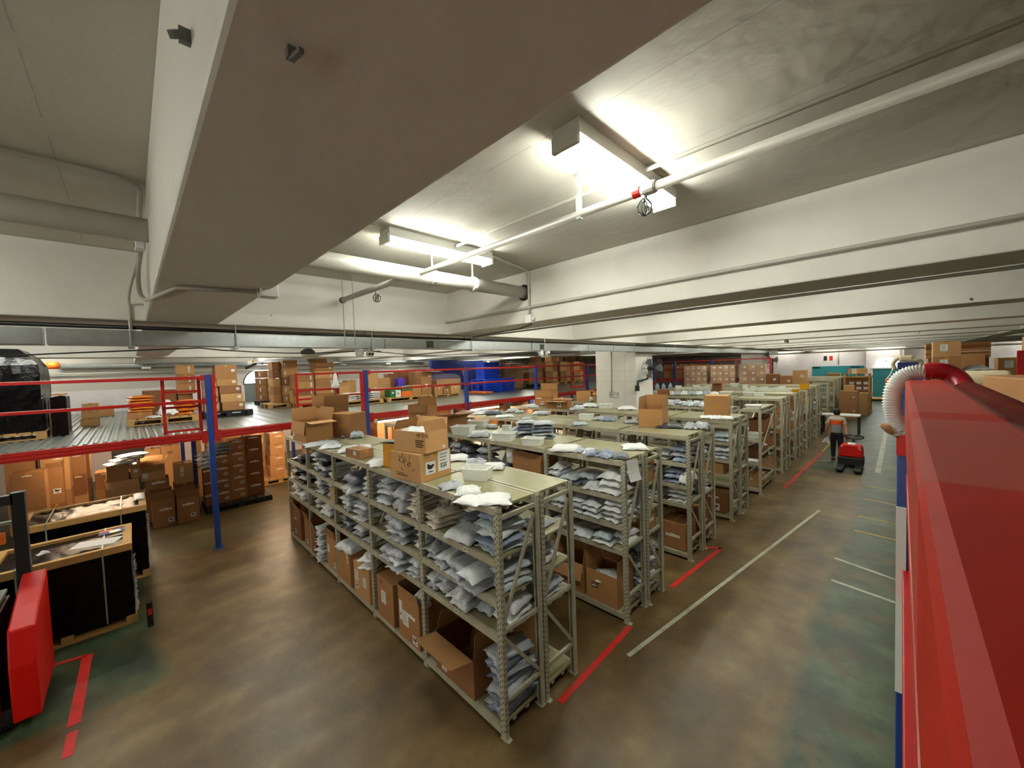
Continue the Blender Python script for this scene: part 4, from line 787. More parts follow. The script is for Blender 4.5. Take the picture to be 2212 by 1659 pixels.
TOPS = {
 'front row': [('bag', 'white', -0.17, 0.12, 0.33, 0.26, 0.07, 0.87), ('bag', 'white', -0.51, 0.12, 0.22, 0.18, 0.07, 0.92), ('bag', 'white', -0.52, 0.12, 0.24, 0.19, 0.08, 0.95), ('bag', 'grey', -0.79, 0.12, 0.24, 0.19, 0.05, 0.98), ('tub', 'clear', -0.81, 0.48, 0.31, 0.23, 0.13, 0.44), ('bag', 'white', -1.01, 0.89, 0.25, 0.2, 0.07, 0.85), ('bag', 'grey', -1.36, 0.91, 0.27, 0.21, 0.04, 0.88), ('bag', 'white', -1.78, 0.88, 0.36, 0.29, 0.08, 0.95), ('bag', 'white', -2.3, 0.12, 0.33, 0.26, 0.09, 1.15), ('bag', 'white', -3.5, 0.12, 0.22, 0.17, 0.07, 1.23), ('bag', 'light', -3.51, 0.29, 0.46, 0.34, 0.08, 1.18), ('bag', 'light', -4.09, 0.12, 0.32, 0.26, 0.06, 1.25), ('bag', 'grey', -4.49, 0.12, 0.53, 0.34, 0.07, 1.27), ('bag', 'pale', -4.66, 0.79, 0.24, 0.19, 0.13, 1.18), ('bag', 'pale', -4.91, 0.71, 0.2, 0.16, 0.09, 1.2)],
 'second row': [('bag', 'dark', -0.16, 2.26, 0.23, 0.18, 0.08, 0.53), ('bag', 'white', -0.22, 2.83, 0.34, 0.27, 0.06, 0.49), ('bag', 'blue', -0.31, 2.25, 0.18, 0.14, 0.09, 0.55), ('bag', 'dark', -0.45, 2.21, 0.18, 0.14, 0.07, 0.58), ('bag', 'light', -0.53, 2.19, 0.19, 0.15, 0.09, 0.61), ('bag', 'grey', -0.69, 2.19, 0.17, 0.14, 0.07, 0.63), ('bag', 'white', -0.94, 2.19, 0.39, 0.32, 0.08, 0.67), ('tub', 'clear', -1.55, 2.19, 0.33, 0.25, 0.11, 0.38), ('bag', 'pile', -1.83, 2.95, 0.36, 0.29, 0.28, 0.69), ('tub', 'clear', -2.19, 2.19, 0.37, 0.28, 0.13, 0.41), ('bag', 'pile', -2.2, 2.91, 0.31, 0.25, 0.25, 0.74), ('bag', 'grey', -2.59, 2.91, 0.27, 0.22, 0.11, 0.78), ('bag', 'grey', -2.83, 2.19, 0.37, 0.29, 0.12, 0.88), ('tub', 'clear', -2.88, 2.91, 0.17, 0.12, 0.1, 0.4), ('tub', 'clear', -3.28, 2.19, 0.41, 0.3, 0.15, 0.46), ('bag', 'grey', -3.32, 2.95, 0.19, 0.16, 0.1, 0.83), ('bag', 'grey', -3.4, 2.95, 0.16, 0.13, 0.09, 0.85), ('tub', 'clear', -3.81, 2.95, 0.48, 0.3, 0.12, 0.44), ('bag', 'grey', -4.05, 2.29, 0.36, 0.29, 0.13, 0.97), ('tub', 'clear', -4.11, 2.77, 0.29, 0.22, 0.11, 0.46)],
 'third row': [('bag', 'grey', -0.07, 4.96, 0.23, 0.18, 0.14, 0.34), ('bag', 'grey', -0.22, 4.85, 0.21, 0.17, 0.14, 0.36), ('bag', 'black', -0.59, 4.84, 0.46, 0.34, 0.12, 0.41), ('bag', 'grey', -1.42, 4.98, 0.27, 0.21, 0.06, 0.49), ('bag', 'blue', -1.97, 5.04, 0.29, 0.23, 0.09, 0.55), ('bag', 'pale', -2.13, 4.24, 0.29, 0.23, 0.05, 0.62), ('bag', 'grey', -2.2, 5.05, 0.26, 0.21, 0.09, 0.57), ('tub', 'clear', -2.41, 4.85, 0.32, 0.24, 0.13, 0.3), ('bag', 'pale', -3.62, 4.24, 0.23, 0.18, 0.07, 0.76), ('bag', 'grey', -3.86, 5.13, 0.3, 0.24, 0.1, 0.7), ('bag', 'light', -4.03, 5.11, 0.28, 0.22, 0.09, 0.73), ('bag', 'light', -4.43, 4.34, 0.47, 0.34, 0.07, 0.81), ('bag', 'grey', -4.67, 5.13, 0.29, 0.23, 0.06, 0.76), ('bag', 'grey', -4.94, 5.13, 0.37, 0.3, 0.12, 0.78), ('bag', 'dark', -5.09, 4.57, 0.42, 0.33, 0.13, 0.84), ('bag', 'light', -5.46, 4.35, 0.38, 0.31, 0.1, 0.88), ('bag', 'grey', -5.86, 4.29, 0.24, 0.19, 0.09, 0.91)],
 'fourth row': [('bag', 'white', -0.07, 6.37, 0.23, 0.19, 0.08, 0.29), ('bag', 'light', -0.25, 6.37, 0.29, 0.23, 0.08, 0.32), ('bag', 'white', -0.44, 6.37, 0.3, 0.24, 0.09, 0.34), ('bag', 'white', -1.85, 7.22, 0.22, 0.17, 0.13, 0.4), ('bag', 'white', -2.65, 7.05, 0.48, 0.34, 0.11, 0.5), ('tub', 'clear', -3.28, 7.05, 0.37, 0.28, 0.12, 0.28), ('bag', 'light', -3.71, 6.42, 0.27, 0.22, 0.15, 0.62), ('bag', 'grey', -3.8, 6.37, 0.38, 0.3, 0.08, 0.63), ('bag', 'light', -3.87, 7.18, 0.46, 0.34, 0.13, 0.59), ('bag', 'grey', -4.65, 7.22, 0.26, 0.21, 0.12, 0.64), ('bag', 'pale', -5.33, 6.37, 0.37, 0.29, 0.07, 0.74)],
 'fifth row': [('bag', 'pale', -1.08, 8.47, 0.21, 0.17, 0.12, 0.32), ('bag', 'white', -1.23, 8.47, 0.21, 0.17, 0.12, 0.34), ('bag', 'grey', -1.37, 8.83, 0.24, 0.19, 0.14, 0.31), ('bag', 'grey', -1.38, 8.47, 0.21, 0.17, 0.13, 0.35), ('bag', 'light', -1.54, 8.83, 0.24, 0.19, 0.14, 0.32), ('bag', 'light', -1.54, 8.47, 0.21, 0.17, 0.13, 0.37), ('bag', 'pale', -1.7, 8.47, 0.21, 0.17, 0.13, 0.39), ('bag', 'pale', -1.72, 8.83, 0.24, 0.19, 0.14, 0.34), ('bag', 'white', -1.9, 8.83, 0.24, 0.19, 0.14, 0.35), ('bag', 'grey', -2.08, 8.83, 0.24, 0.19, 0.15, 0.37), ('bag', 'grey', -2.23, 8.47, 0.43, 0.34, 0.12, 0.43), ('bag', 'light', -2.26, 8.83, 0.24, 0.2, 0.15, 0.39), ('bag', 'pale', -2.45, 8.83, 0.25, 0.2, 0.15, 0.4), ('bag', 'light', -2.48, 8.47, 0.39, 0.31, 0.11, 0.43), ('bag', 'pale', -4.68, 8.59, 0.3, 0.24, 0.21, 0.58), ('bag', 'dark', -5.09, 8.78, 0.29, 0.24, 0.2, 0.6)],
 'sixth row': [('tub', 'clear', -0.7, 11.66, 0.32, 0.24, 0.1, 0.11), ('tub', 'white', -0.98, 11.66, 0.31, 0.23, 0.1, 0.12), ('tub', 'white', -1.62, 11.66, 0.37, 0.28, 0.1, 0.14), ('bag', 'white', -1.95, 11.55, 0.27, 0.22, 0.17, 0.31), ('bag', 'grey', -2.16, 11.47, 0.28, 0.22, 0.17, 0.32), ('bag', 'light', -2.37, 11.4, 0.28, 0.22, 0.17, 0.34), ('bag', 'pale', -2.58, 11.32, 0.28, 0.22, 0.17, 0.35), ('bag', 'white', -2.79, 11.24, 0.28, 0.22, 0.17, 0.37), ('bag', 'grey', -3.01, 11.16, 0.28, 0.23, 0.17, 0.39), ('bag', 'light', -3.23, 11.08, 0.29, 0.23, 0.17, 0.4)],
 'seventh row': [('tub', 'yellow', -0.09, 13.61, 0.28, 0.21, 0.13, 0.08), ('tub', 'clear', -0.36, 13.85, 0.22, 0.17, 0.21, 0.08), ('tub', 'clear', -0.51, 13.85, 0.22, 0.17, 0.21, 0.09), ('tub', 'clear', -0.67, 13.85, 0.23, 0.17, 0.22, 0.09), ('tub', 'clear', -0.84, 13.85, 0.23, 0.17, 0.22, 0.1), ('tub', 'clear', -1.0, 13.81, 0.23, 0.17, 0.22, 0.11), ('tub', 'clear', -1.17, 13.76, 0.23, 0.17, 0.22, 0.11), ('tub', 'clear', -1.34, 13.72, 0.23, 0.17, 0.22, 0.12), ('tub', 'clear', -1.51, 13.67, 0.23, 0.17, 0.22, 0.12), ('tub', 'clear', -2.68, 13.85, 0.27, 0.2, 0.22, 0.15), ('tub', 'clear', -2.9, 13.85, 0.27, 0.2, 0.23, 0.16), ('tub', 'clear', -3.12, 13.85, 0.27, 0.21, 0.23, 0.16), ('tub', 'clear', -3.35, 13.85, 0.28, 0.21, 0.23, 0.17), ('tub', 'clear', -3.58, 13.85, 0.28, 0.21, 0.23, 0.18), ('tub', 'clear', -3.82, 13.85, 0.28, 0.21, 0.23, 0.18), ('tub', 'clear', -4.05, 13.85, 0.28, 0.21, 0.24, 0.19), ('bottle', 'b', -4.36, 13.79, 0.23, 0.23, 0.26, 0.4), ('bottle', 'b', -4.61, 13.73, 0.23, 0.23, 0.26, 0.42), ('bottle', 'b', -4.86, 13.67, 0.23, 0.23, 0.26, 0.43)],
 'eighth row': [('tub', 'yellow', -0.06, 15.09, 0.3, 0.22, 0.19, 0.07), ('tub', 'white', -1.89, 14.87, 0.21, 0.16, 0.15, 0.13), ('tub', 'white', -2.56, 15.98, 0.31, 0.23, 0.14, 0.13)],
}
TN = {'bag': 'mailer', 'tub': 'tub', 'bottle': 'bottle'}
for row, items in TOPS.items():
    z = 2.0225 if row not in ('sixth row', 'seventh row', 'eighth row') else 2.083
    nb = {}
    for (k, c, x, y, w_, d, h, rz) in items:
        nb[k] = nb.get(k, 0)+1; o_ = ORD[nb[k]-1]
        if k == 'bag':
            if c == 'pile':     # tall heap of dark bags in two columns
                side = 'nearer the lane' if nb.get('pile', 0) == 0 else 'farther from the lane'; nb['pile'] = 1
                for q in range(5): bag('dark grey mailer, %s from bottom of heaped column %s, second row top' % (ORD[q], side), x+rb.uniform(-.02, .02), y-.2+rb.uniform(-.02, .02), z+q*.056, w_*1.05, .3, .066, ('dark', 'grey', 'blue')[q % 3], rz+rb.uniform(-.3, .3), group='mailers on the rack tops')
                continue
            bag('%s mailer on the %s top, %s mailer counting from the lane end' % (BC[c][1], row, o_), x, y, z, w_*1.02, max(d*1.15, .16), max(h, .07), c, rz+rb.uniform(-.25, .25), group='mailers on the rack tops', lab=(.1, 0) if (row == 'front row' and c != 'white') else None)
        elif k == 'tub':
            if row == 'seventh row': h *= (.45, .7, .58, .8, .5)[nb[k] % 5]; w_ *= (.95, .82, .9)[nb[k] % 3]
            tub('%s plastic tub on the %s top, %s tub counting from the lane end' % (c if c != 'clear' else 'translucent', row, o_), x, y, z, w_, d, h, rz, c)
        else:
            t = thing('blue_bottle', 'pale blue bottle on the %s top, %s counting from the lane end' % (row, o_), 'bottle', (x, y, z), 0, 'bottles on the rack tops')
            MB().lathe([(.08, 0), (.085, .02), (.085, .16), (.05, .21), (.025, .22), (.025, .25)], (0, 0, 0), 'bag_blue', 12).build('bottle_body', t, smooth=True); MB().lathe([(.03, .245), (.03, .27)], (0, 0, 0), 'white', 10).build('cap', t)
tub('white lidded tub on top of the short sideways rack', -.12, 8.55, 2.0225, .34, .26, .08, .1, 'white')
# loose bags the heap leaves at the front edges of the tops
o = bag('white mailer drooping over the front rack edge under the pair at its end', -.30, -.02, 2.0225, .26, .22, .06, 'white', .3, 0)
for k, (x, y, c, w_) in enumerate(((-.60, 2.24, 'dark', .2), (-.47, 2.12, 'blue', .18), (-.26, 2.13, 'blue', .2), (-.08, 2.2, 'dark', .22))): bag('dark bluish mailer in the heap beside the taped sheet, %s from its left' % ORD[k], x, y, 2.0225, w_*.8, .2, .07, c, k*.7, group='mailers on the rack tops')

# sheet of paper taped to the end of the second row
b = MB(); ns = 6
vs = []
for i in range(ns+1):
    tt = i/ns; vs += [(0.0+.05*tt*tt, -.0, .0-.26*tt), (0.035+.05*tt*tt, .21, -.0-.26*tt)]
b.add(vs, [(2*i, 2*i+1, 2*i+3, 2*i+2) for i in range(ns)], 'paper')
o = b.build('paper_sheet', loc=(.055, 2.1, 2.03)); md = o.modifiers.new('t', 'SOLIDIFY'); md.thickness = .001
tag(o, 'white paper sheet hanging off the end of the second rack row', 'paper')

# ------------------------------------------------------------------ cartons on the rack tops
Z = 2.0225
A = carton('large scuffed carton with sketch print on the front rack, under another carton', -1.43, .17, Z, .50, .44, .30, R_(8), 'closed', 'card3', [('r', -.18, .45, 'duck', 1.35), ('r', .26, .60, 'page', 1.7), ('r', -.28, .86, 'tapebit', .7), ('r', .0, .86, 'tapebit', .5)])
b = MB()
rr = random.Random(3)
for k in range(16):
    x0, z0 = rr.uniform(-.1, .14), rr.uniform(.1, .24); a = rr.uniform(0, 3.1)
    p, q = (x0, z0), (x0+.06*cos(a), z0+.06*sin(a)); n = (-.003*sin(a), .003*cos(a)); b.prism([(p[0]-n[0], p[1]-n[1]), (q[0]-n[0], q[1]-n[1]), (q[0]+n[0], q[1]+n[1]), (p[0]+n[0], p[1]+n[1])], 'y', -.0012, 0, 'inkbrown')
b.prism(rect(-.17, -.02, .07, .076), 'y', -.0012, 0, 'inkbrown'); b.prism(rect(-.15, .03, .045, .056), 'y', -.0012, 0, 'inkbrown'); b.build('sketch_print', A, loc=(0, -.2203, 0))
text('TiP', .07, 'ink', A, (.2525, .055, .095), (pi/2, 0, pi/2))
MB().box(-.005, 0, -.20, .20, -.26, .0, 'black').build('hanging_flap', A, loc=(-.262, .01, .29))
B2 = carton('tan printed carton stacked on the large scuffed carton', -1.40, .16, Z+.303, .50, .34, .23, R_(12), 'open', 'card3', [('r', .3, .16, 'sq', .5)], {'b': 12, 'r': -20, 'l': -25}, fl=.12)
text('MI 小米', .055, 'inkbrown', B2, (.12, -.1712, .175), (pi/2, 0, 0)); 
for q in range(4): MB().prism(rect(.1, .225-.02*(q % 2), .13-.022*q, .142-.022*q), 'y', -.001, 0, 'inkbrown').build('printed_mark', B2, loc=(0, -.1702, 0))
bag('white mailer lying inside the tan printed carton', -1.44, .16, Z+.31+.12, .44, .30, .14, 'white', .2, 1)
t = carton('glossy amber carton with a black lid behind the scuffed carton', -2.02, .30, Z, .40, .36, .30, R_(14), 'closed', 'amber', [('f', .1, .4, 'wash', 1.6)], tape=False)
MB().prism([(-.23, 0), (.30, .05), (.30, .056), (-.23, .008)], 'y', -.2, .2, 'black').build('black_lid', t, loc=(0, 0, .302))
carton('small carton under a pale mailer at the edge of the front rack top', -3.02, .14, Z, .34, .22, .12, R_(10), 'closed', 'card2', [('f', .15, .6, 'sq', .9)])
carton('open carton at the left end of the front rack top', -5.18, .20, Z, .62, .46, .36, R_(4), 'open', 'card', [('f', -.42, .3, 'sq'), ('f', -.47, .7, 'page', .8)], {'f': 172, 'b': 15, 'l': 8, 'r': 95})
carton('taller open carton behind the one at the front rack left end', -5.78, .74, Z, .52, .5, .52, R_(6), 'open', 'card4', [('f', -.35, .4, 'sq')], {'f': 165, 'b': 8, 'l': 4, 'r': 4})
carton('plain brown carton beside the two open ones at the front rack left end', -5.05, .78, Z, .55, .40, .44, R_(24), 'closed', 'card2', [('f', 0, .9, 'tapebit'), ('f', .1, .5, 'tapebit', 1.4)])
carton('upright open carton with sticker at the left end of the second row', -5.35, 2.62, Z, .54, .36, .42, R_(20), 'open', 'card2', [('f', .02, .35, 'duck'), ('f', .4, .3, 'print')], {'b': 0, 'f': 172, 'l': 95})
carton('low open carton with splayed flaps on the second row top', -4.00, 2.42, Z, .58, .46, .26, R_(-10), 'open', 'card4', [('f', -.42, .2, 'strip', .6)], {'b': 75, 'f': 100, 'l': 95, 'r': 70}, fl=.2)
carton('tall open carton with two stickers at the left end of the fourth row', -5.25, 6.90, Z, .58, .40, .48, R_(14), 'open', 'card', [('f', -.28, .5, 'strip', .8), ('f', -.1, .2, 'duck')], {'b': 5, 'f': 172})
carton('low open carton with sticker beside the tall one on the fourth row', -4.42, 6.48, Z, .62, .36, .22, R_(16), 'open', 'card2', [('f', .1, .5, 'duck', 1.2)], {'f': 95, 'l': 100, 'b': 80}, fl=.18)
carton('large open carton standing on the third row top', -.92, 4.92, Z, .42, .62, .34, R_(14), 'open', 'card', [('f', .1, .75, 'tapebit', .4)], {'l': -4, 'b': 4, 'r': 2}, fl=.22)
carton('tall closed carton near the lane end of the fourth row top', -.42, 6.92, Z, .46, .42, .44, R_(10), 'closed', 'card', [('r', .0, .2, 'print', .9), ('f', .05, .45, 'wash', .7)])
carton('low amber carton beside the column on the sixth row', -3.42, 11.05, Z+.06, .40, .34, .2, R_(18), 'closed', 'card4')
carton('small open carton between the tubs on the seventh row', -2.52, 13.72, Z+.06, .32, .34, .24, R_(10), 'open', 'card4', (), {'f': 70, 'b': 30}, fl=.12)
carton('carton behind the fourth row at the column, left one of two', -5.0, 8.62, Z, .5, .4, .34, R_(14), 'closed', 'card3')
carton('carton with raised flap at the column, right one of two', -4.45, 8.7, Z, .42, .36, .3, R_(12), 'open', 'card3', (), {'f': 110, 'b': 20, 'l': 60}, fl=.16)
make_rack('fifth-row rack hidden behind the column base', -4.25, 8.35, 0.6, nb=1, bay=1.3)

# ------------------------------------------------------------------ cartons inside the racks
b0 = LV[0]+.0045
carton('large open carton on the end bay bottom shelf of the front rack', -.70, .22, b0, .62, .44, .38, 0, 'open', 'card4', [('f', -.3, .58, 'wash', .5), ('f', -.28, .22, 'duck', .9)], {'f': 78, 'r': 6, 'l': -20, 'b': -50}, fl=.26)
carton('second front rack carton, standing behind blue-grey mailers at the end', -.55, .78, b0, .30, .4, .66, 0, 'closed', 'card', [('r', -.1, .7, 'strip', .6)])
carton('brown carton with pasted white papers, second bay bottom shelf', -1.55, .20, b0, .46, .42, .52, 0, 'open', 'card2', [('f', -.38, .6, 'tall', 1.3), ('f', -.15, .48, 'page', 1.3), ('f', .12, .62, 'strip', .7), ('f', .28, .15, 'duck')], {'f': 10, 'l': 3, 'b': 0}, fl=.1)
carton('brown carton with one white page, second bay bottom shelf', -2.12, .20, b0, .42, .42, .52, 0, 'closed', 'card2', [('f', -.1, .55, 'page', 1.2), ('f', -.2, .9, 'print', .6)])
bag('white mailer sticking out of the carton with pasted papers', -1.44, .14, b0+.42, .26, .24, .2, 'white', .3, 3)
carton('amber taped carton with three labels, third bay bottom shelf', -2.82, .20, b0, .50, .42, .46, 0, 'closed', 'card3', [('f', -.3, .6, 'page', 1.1), ('f', .2, .55, 'page', 1.0), ('f', -.3, .28, 'duck', .8)])
carton('brown carton under a grey mailer, third bay bottom shelf', -3.42, .20, b0, .44, .42, .48, 0, 'closed', 'card', [('f', .3, .85, 'tall', .9)])
bag('large pale mailer resting on the brown carton, third bay bottom shelf', -3.38, .16, b0+.485, .46, .44, .14, 'light', .1, 1)
for k in range(2): bag('crumpled white mailer on the amber taped carton, %s from the bottom' % ORD[k], -2.70, .1, b0+.465+.1*k, .26, .3, .11, 'white', .5, 2)
carton('open carton beside the jagged tower, fourth bay bottom shelf', -3.98, .22, b0, .40, .42, .50, 0, 'open', 'card', [('f', -.3, .6, 'page', .9), ('f', .3, .18, 'duck', .8)], {'f': 8, 'l': 4, 'b': 0}, fl=.14)
carton('brown carton left of the jagged tower, fourth bay bottom shelf', -4.76, .2, b0, .2, .42, .46, 0, 'open', 'card4', [('f', .1, .2, 'duck', .7)], {'f': 20, 'l': 8, 'b': 0}, fl=.14)
carton('tall open carton at the left end bottom shelf of the front rack', -5.72, .22, b0, .46, .44, .58, 0, 'open', 'card4', [('f', -.2, .6, 'strip', .5), ('f', -.2, .18, 'duck', .9)], {'f': 30, 'l': 10, 'b': 0, 'r': 3}, fl=.16)
carton('narrow open carton in the fifth bay bottom shelf of the front rack', -5.15, .22, b0, .30, .42, .48, 0, 'open', 'card2', [('f', 0, .2, 'duck', .8)], {'f': 15, 'l': 12, 'b': 0}, fl=.16)
carton('amber parcel at the right of the fourth bay middle shelf', -3.84, .2, LV[2]+.002, .16, .36, .22, 0, 'closed', 'card3')
# second row
carton('left open carton on the end bay bottom shelf of the second row', -.86, 2.30, b0, .48, .42, .40, 0, 'open', 'card', [('f', .3, .8, 'strip', .7), ('f', -.1, .4, 'print')], {'r': 5, 'f': 165, 'b': 0, 'l': 10}, fl=.22)
carton('right open carton full of mailers, end bay bottom shelf, second row', -.34, 2.30, b0, .46, .42, .40, 0, 'open', 'card', [('f', -.2, .5, 'print')], {'r': 2, 'b': 0, 'l': 8}, fl=.2)
for k in range(3): bag('pale mailer inside the right open carton of the second row, %s from bottom' % ORD[k], -.34, 2.3, b0+.1+.08*k, .38, .36, .1, 'light', .3*k, 2)
carton('open carton in the second bay upper shelf of the second row', -1.62, 2.30, LV[3]+.002, .58, .42, .33, 0, 'open', 'card2', (), {'f': 70, 'r': 176, 'b': 0}, fl=.1)
o = bag('white mailer standing upright in the second bay of the second row', -2.02, 2.34, LV[3]+.2, .36, .3, .2, 'white', 0, 1, tilt=(R_(88), 0))
carton('tall carton with strip label at the end of the second-row rear rack', -.2, 2.84, LV[1]+.002, .34, .40, .28, 0, 'closed', 'card', [('r', 0, .5, 'strip', .9)])
carton('tall brown carton on the upper shelf end of the second-row rear rack', -.24, 2.84, LV[3]+.002, .4, .40, .36, 0, 'closed', 'card', [('r', 0, .6, 'strip', .9)])
# third, fourth rows and the sideways rack
carton('carton with strip label on the third-row bottom shelf', -.28, 4.40, b0, .42, .46, .44, 0, 'closed', 'card2', [('f', 0, .5, 'strip', .9), ('r', 0, .5, 'page')])
carton('carton with sticker on the fourth-row bottom shelf', -.32, 6.5, b0, .48, .46, .42, 0, 'closed', 'card4', [('f', .1, .28, 'duck', 1.4), ('f', 0, .75, 'strip', .8)])
carton('open carton on the fourth-row lower shelf', -.36, 6.5, LV[1]-.002+.004, .46, .44, .26, 0, 'open', 'card', (), {'b': 0, 'l': 5}, fl=.1)
carton('brown carton at the end of the third-row rear rack bottom shelf', -.26, 4.98, b0, .42, .46, .46, 0, 'closed', 'card4', [('r', 0, .6, 'strip')])
carton('brown carton on the bottom shelf of the sideways rack', -.14, 8.72, .124, .34, .4, .3, 0, 'closed', 'card3', [('f', -.1, .6, 'sq')])
carton('dark carton on the highest inner shelf of the sideways rack', -.14, 9.2, 1.304, .34, .6, .4, 0, 'open', 'card4', [('r', .2, .5, 'sq')], {'b': 0}, fl=.1)
tub('green-tinted tub on the sideways rack', -.12, 8.62, 1.304, .3, .36, .12, 0, 'clear')
carton('dark carton on the middle shelf of the sideways rack', -.14, 9.0, .754, .34, .5, .3, 0, 'closed', 'card4')
for k in range(4): bag('white mailer on the middle shelf of the sideways rack, %s from the lane' % ORD[k], -.14, 8.5+.32*k if k != 1 else 9.5, .754 if k != 2 else 1.056, .3, .26, .08, 'white', .2*k, 6)
rk = random.Random(9)
for ri, (yy, nm) in enumerate(((10.75, 'sixth'), (12.7, 'seventh'), (14.75, 'eighth'), (17.0, 'ninth'))):
    for li, z in enumerate((.1, .7, 1.3)):
        carton('%s carton at the lane end of the %s row, %s shelf' % (('brown', 'dark brown', 'tan')[(ri+li) % 3], nm, ('bottom', 'middle', 'upper')[li]), -.3, yy+.26, z+.004, .4, .4, rk.uniform(.25, .42), 0, 'closed', ('card', 'card4', 'card3')[(ri+li) % 3], [('r', 0, .6, 'sq')])
        bag('pale mailer at the lane end of the %s row rear rack, %s shelf' % (nm, ('bottom', 'middle', 'upper')[li]), -.25, yy+.26+(.53 if ri == 0 else .66), z+.002, .36, .36, .14, 'light', .2)
# ------------------------------------------------------------------ pallets and wrapped loads
def pallet(label, x, y, z, w_=1.2, d=1.0, rz=0.0, m='wood', h=.14, group=None):
    t = thing('pallet', label, 'pallet', (x, y, z), rz, group)
    b = MB(); n = max(4, int(d/.16))
    for i in range(n): b.box(-w_/2, w_/2, -d/2+i*d/n+.01, -d/2+(i+1)*d/n-.01, h-.022, h, m)
    b.build('top_boards', t)
    for s in (-1, 0, 1):
        MB().box(s*(w_/2-.05)-.05, s*(w_/2-.05)+.05, -d/2, d/2, h-.042, h-.022, m).box(s*(w_/2-.05)-.05, s*(w_/2-.05)+.05, -d/2, -d/2+.12, .02, h-.042, m).box(s*(w_/2-.05)-.05, s*(w_/2-.05)+.05, -.06, .06, .02, h-.042, m).box(s*(w_/2-.05)-.05, s*(w_/2-.05)+.05, d/2-.12, d/2, .02, h-.042, m).box(s*(w_/2-.05)-.05, s*(w_/2-.05)+.05, -d/2, d/2, 0, .02, m).build('runner', t)
    return t
def cx(label, xp, y0, y1, z, h, d=.4, **k): return carton(label, xp-d/2, (y0+y1)/2, z, y1-y0, d, h, pi/2, **k)   # front towards the racks
CL = ('card', 'card2', 'card3', 'card4')
# under the mezzanine, beside the first blue post
cx('open carton with small black-printed sticker left of the first blue post', -8.95, -1.93, -1.56, 0, .60, .42, kind='open', m='card2', marks=[('f', .1, .62, 'strip', .8), ('f', .3, .2, 'duck', .9)], flaps={'f': 4, 'b': 0, 'l': 12, 'r': 8}, fl=.18)
cx('open carton with white strip label touching the first blue post', -8.90, -1.53, -1.14, 0, .55, .42, kind='open', m='card2', marks=[('f', .0, .72, 'strip', .8), ('f', .2, .25, 'duck', .9)], flaps={'f': 6, 'b': 0, 'l': 8, 'r': 10}, fl=.17)
cx('brown carton behind the open carton left of the blue post', -9.5, -2.02, -1.60, 0, .72, .42, m='card')
cx('carton with long white strip, second of the stack left of the post', -9.5, -2.0, -1.60, .722, .24, .42, m='card2', marks=[('f', .05, .65, 'strip', .9)])
cx('open carton with dark flap on top of the stack left of the post', -9.45, -2.06, -1.66, .964, .34, .42, kind='open', m='card3', marks=[('f', -.33, .35, 'page', .8)], flaps={'f': 150, 'b': 30, 'l': 20, 'r': 25}, fl=.16)
cx('carton under the papered one, behind the open carton at the post', -9.5, -1.52, -1.16, 0, .76, .42, m='card4')
cx('carton with hanging white paper behind the open carton at the post', -9.5, -1.50, -1.16, .762, .46, .42, m='card3', marks=[('f', -.1, .62, 'tall', 1.2)])
cx('orange-brown carton with open flap farther left under the mezzanine', -9.5, -2.62, -2.09, .66, .40, .44, kind='open', m='card3', marks=[('f', .35, .1, 'duck', .8)], flaps={'f': 165, 'b': 10, 'r': 15}, fl=.16)
cx('carton supporting the orange-brown open carton under the mezzanine', -9.5, -2.62, -2.09, 0, .655, .44, m='card4')
cx('carton under a pale mailer pile farther left under the mezzanine', -9.45, -2.58, -2.25, 1.07, .34, .4, m='card2')
cx('small carton with white label behind the pale mailer pile', -9.5, -2.22, -2.07, 1.07, .3, .4, m='card3', marks=[('f', 0, .5, 'sq')])
for k in range(3): bag('pale mailer lying on cartons under the mezzanine, %s from the bottom' % ORD[k], -9.6+.03*k, -2.36+.1*k, 1.415+.075*k, .40, .5, .085, ('white', 'light', 'white')[k], .3, 6)
P0 = pallet('black pallet under the cartons with hazard prints', -9.62, -.32, 0, 1.0, 1.35, 0, 'black', .13)
HZ = [(-9.35, -.98, -.80, 3, .30, 'card4'), (-9.35, -.79, -.46, 4, .30, 'card2'), (-9.40, -.455, -.13, 5, .30, 'card'), (-9.45, -.12, .26, 5, .31, 'card4')]
CN = ('leftmost', 'second', 'third', 'rightmost')
for c, (xp, a, b_, n, h, m) in enumerate(HZ):
    for k in range(n):
        mk = [('f', 0, .82, 'strip', .8)]
        if c in (1, 2): mk.append(('f', .2, .35, 'haz', 1.0))
        cx('brown carton with hazard print, %s from the floor in the %s column at the post' % (ORD[k], CN[c]) if c in (1, 2) else 'brown carton with strip label, %s from the floor in the %s column' % (ORD[k], CN[c]), xp-.004*(k % 2), a, b_, .132+k*(h+.002), h, .42, m=m, marks=mk, tape=False, group='cartons stacked by the blue post')
for k in range(3): bag('pale blue-grey mailer stacked on the hazard cartons, %s from the bottom' % ORD[k], -9.58, -.62+.02*k, .132+4*.302+.002+.085*k, .46, .50, .095, 'pale', .1*k, (3, 0, 3)[k])
for k in range(4): bag('clear crinkled mailer against the blue post, %s from the bottom' % ORD[k], -9.55, -.9, .132+.91+.1*k, .34, .32, .11, 'pale', .4*k, 2)
cx('pale carton with printed side deep under the mezzanine behind the post', -11.0, -.73, -.37, 1.19, .38, .4, m='card3', marks=[('f', 0, .4, 'print')])
cx('pale carton below the printed one deep under the mezzanine', -11.0, -.73, -.37, 0, 1.185, .4, m='card3')
cx('printed hazard carton deep under the mezzanine behind the columns', -10.5, -.40, .05, 1.33, .30, .4, m='card', marks=[('f', -.2, .5, 'duck'), ('f', .25, .5, 'haz')])
cx('tall carton under the deep hazard carton', -10.5, -.40, .05, 0, 1.325, .4, m='card2')
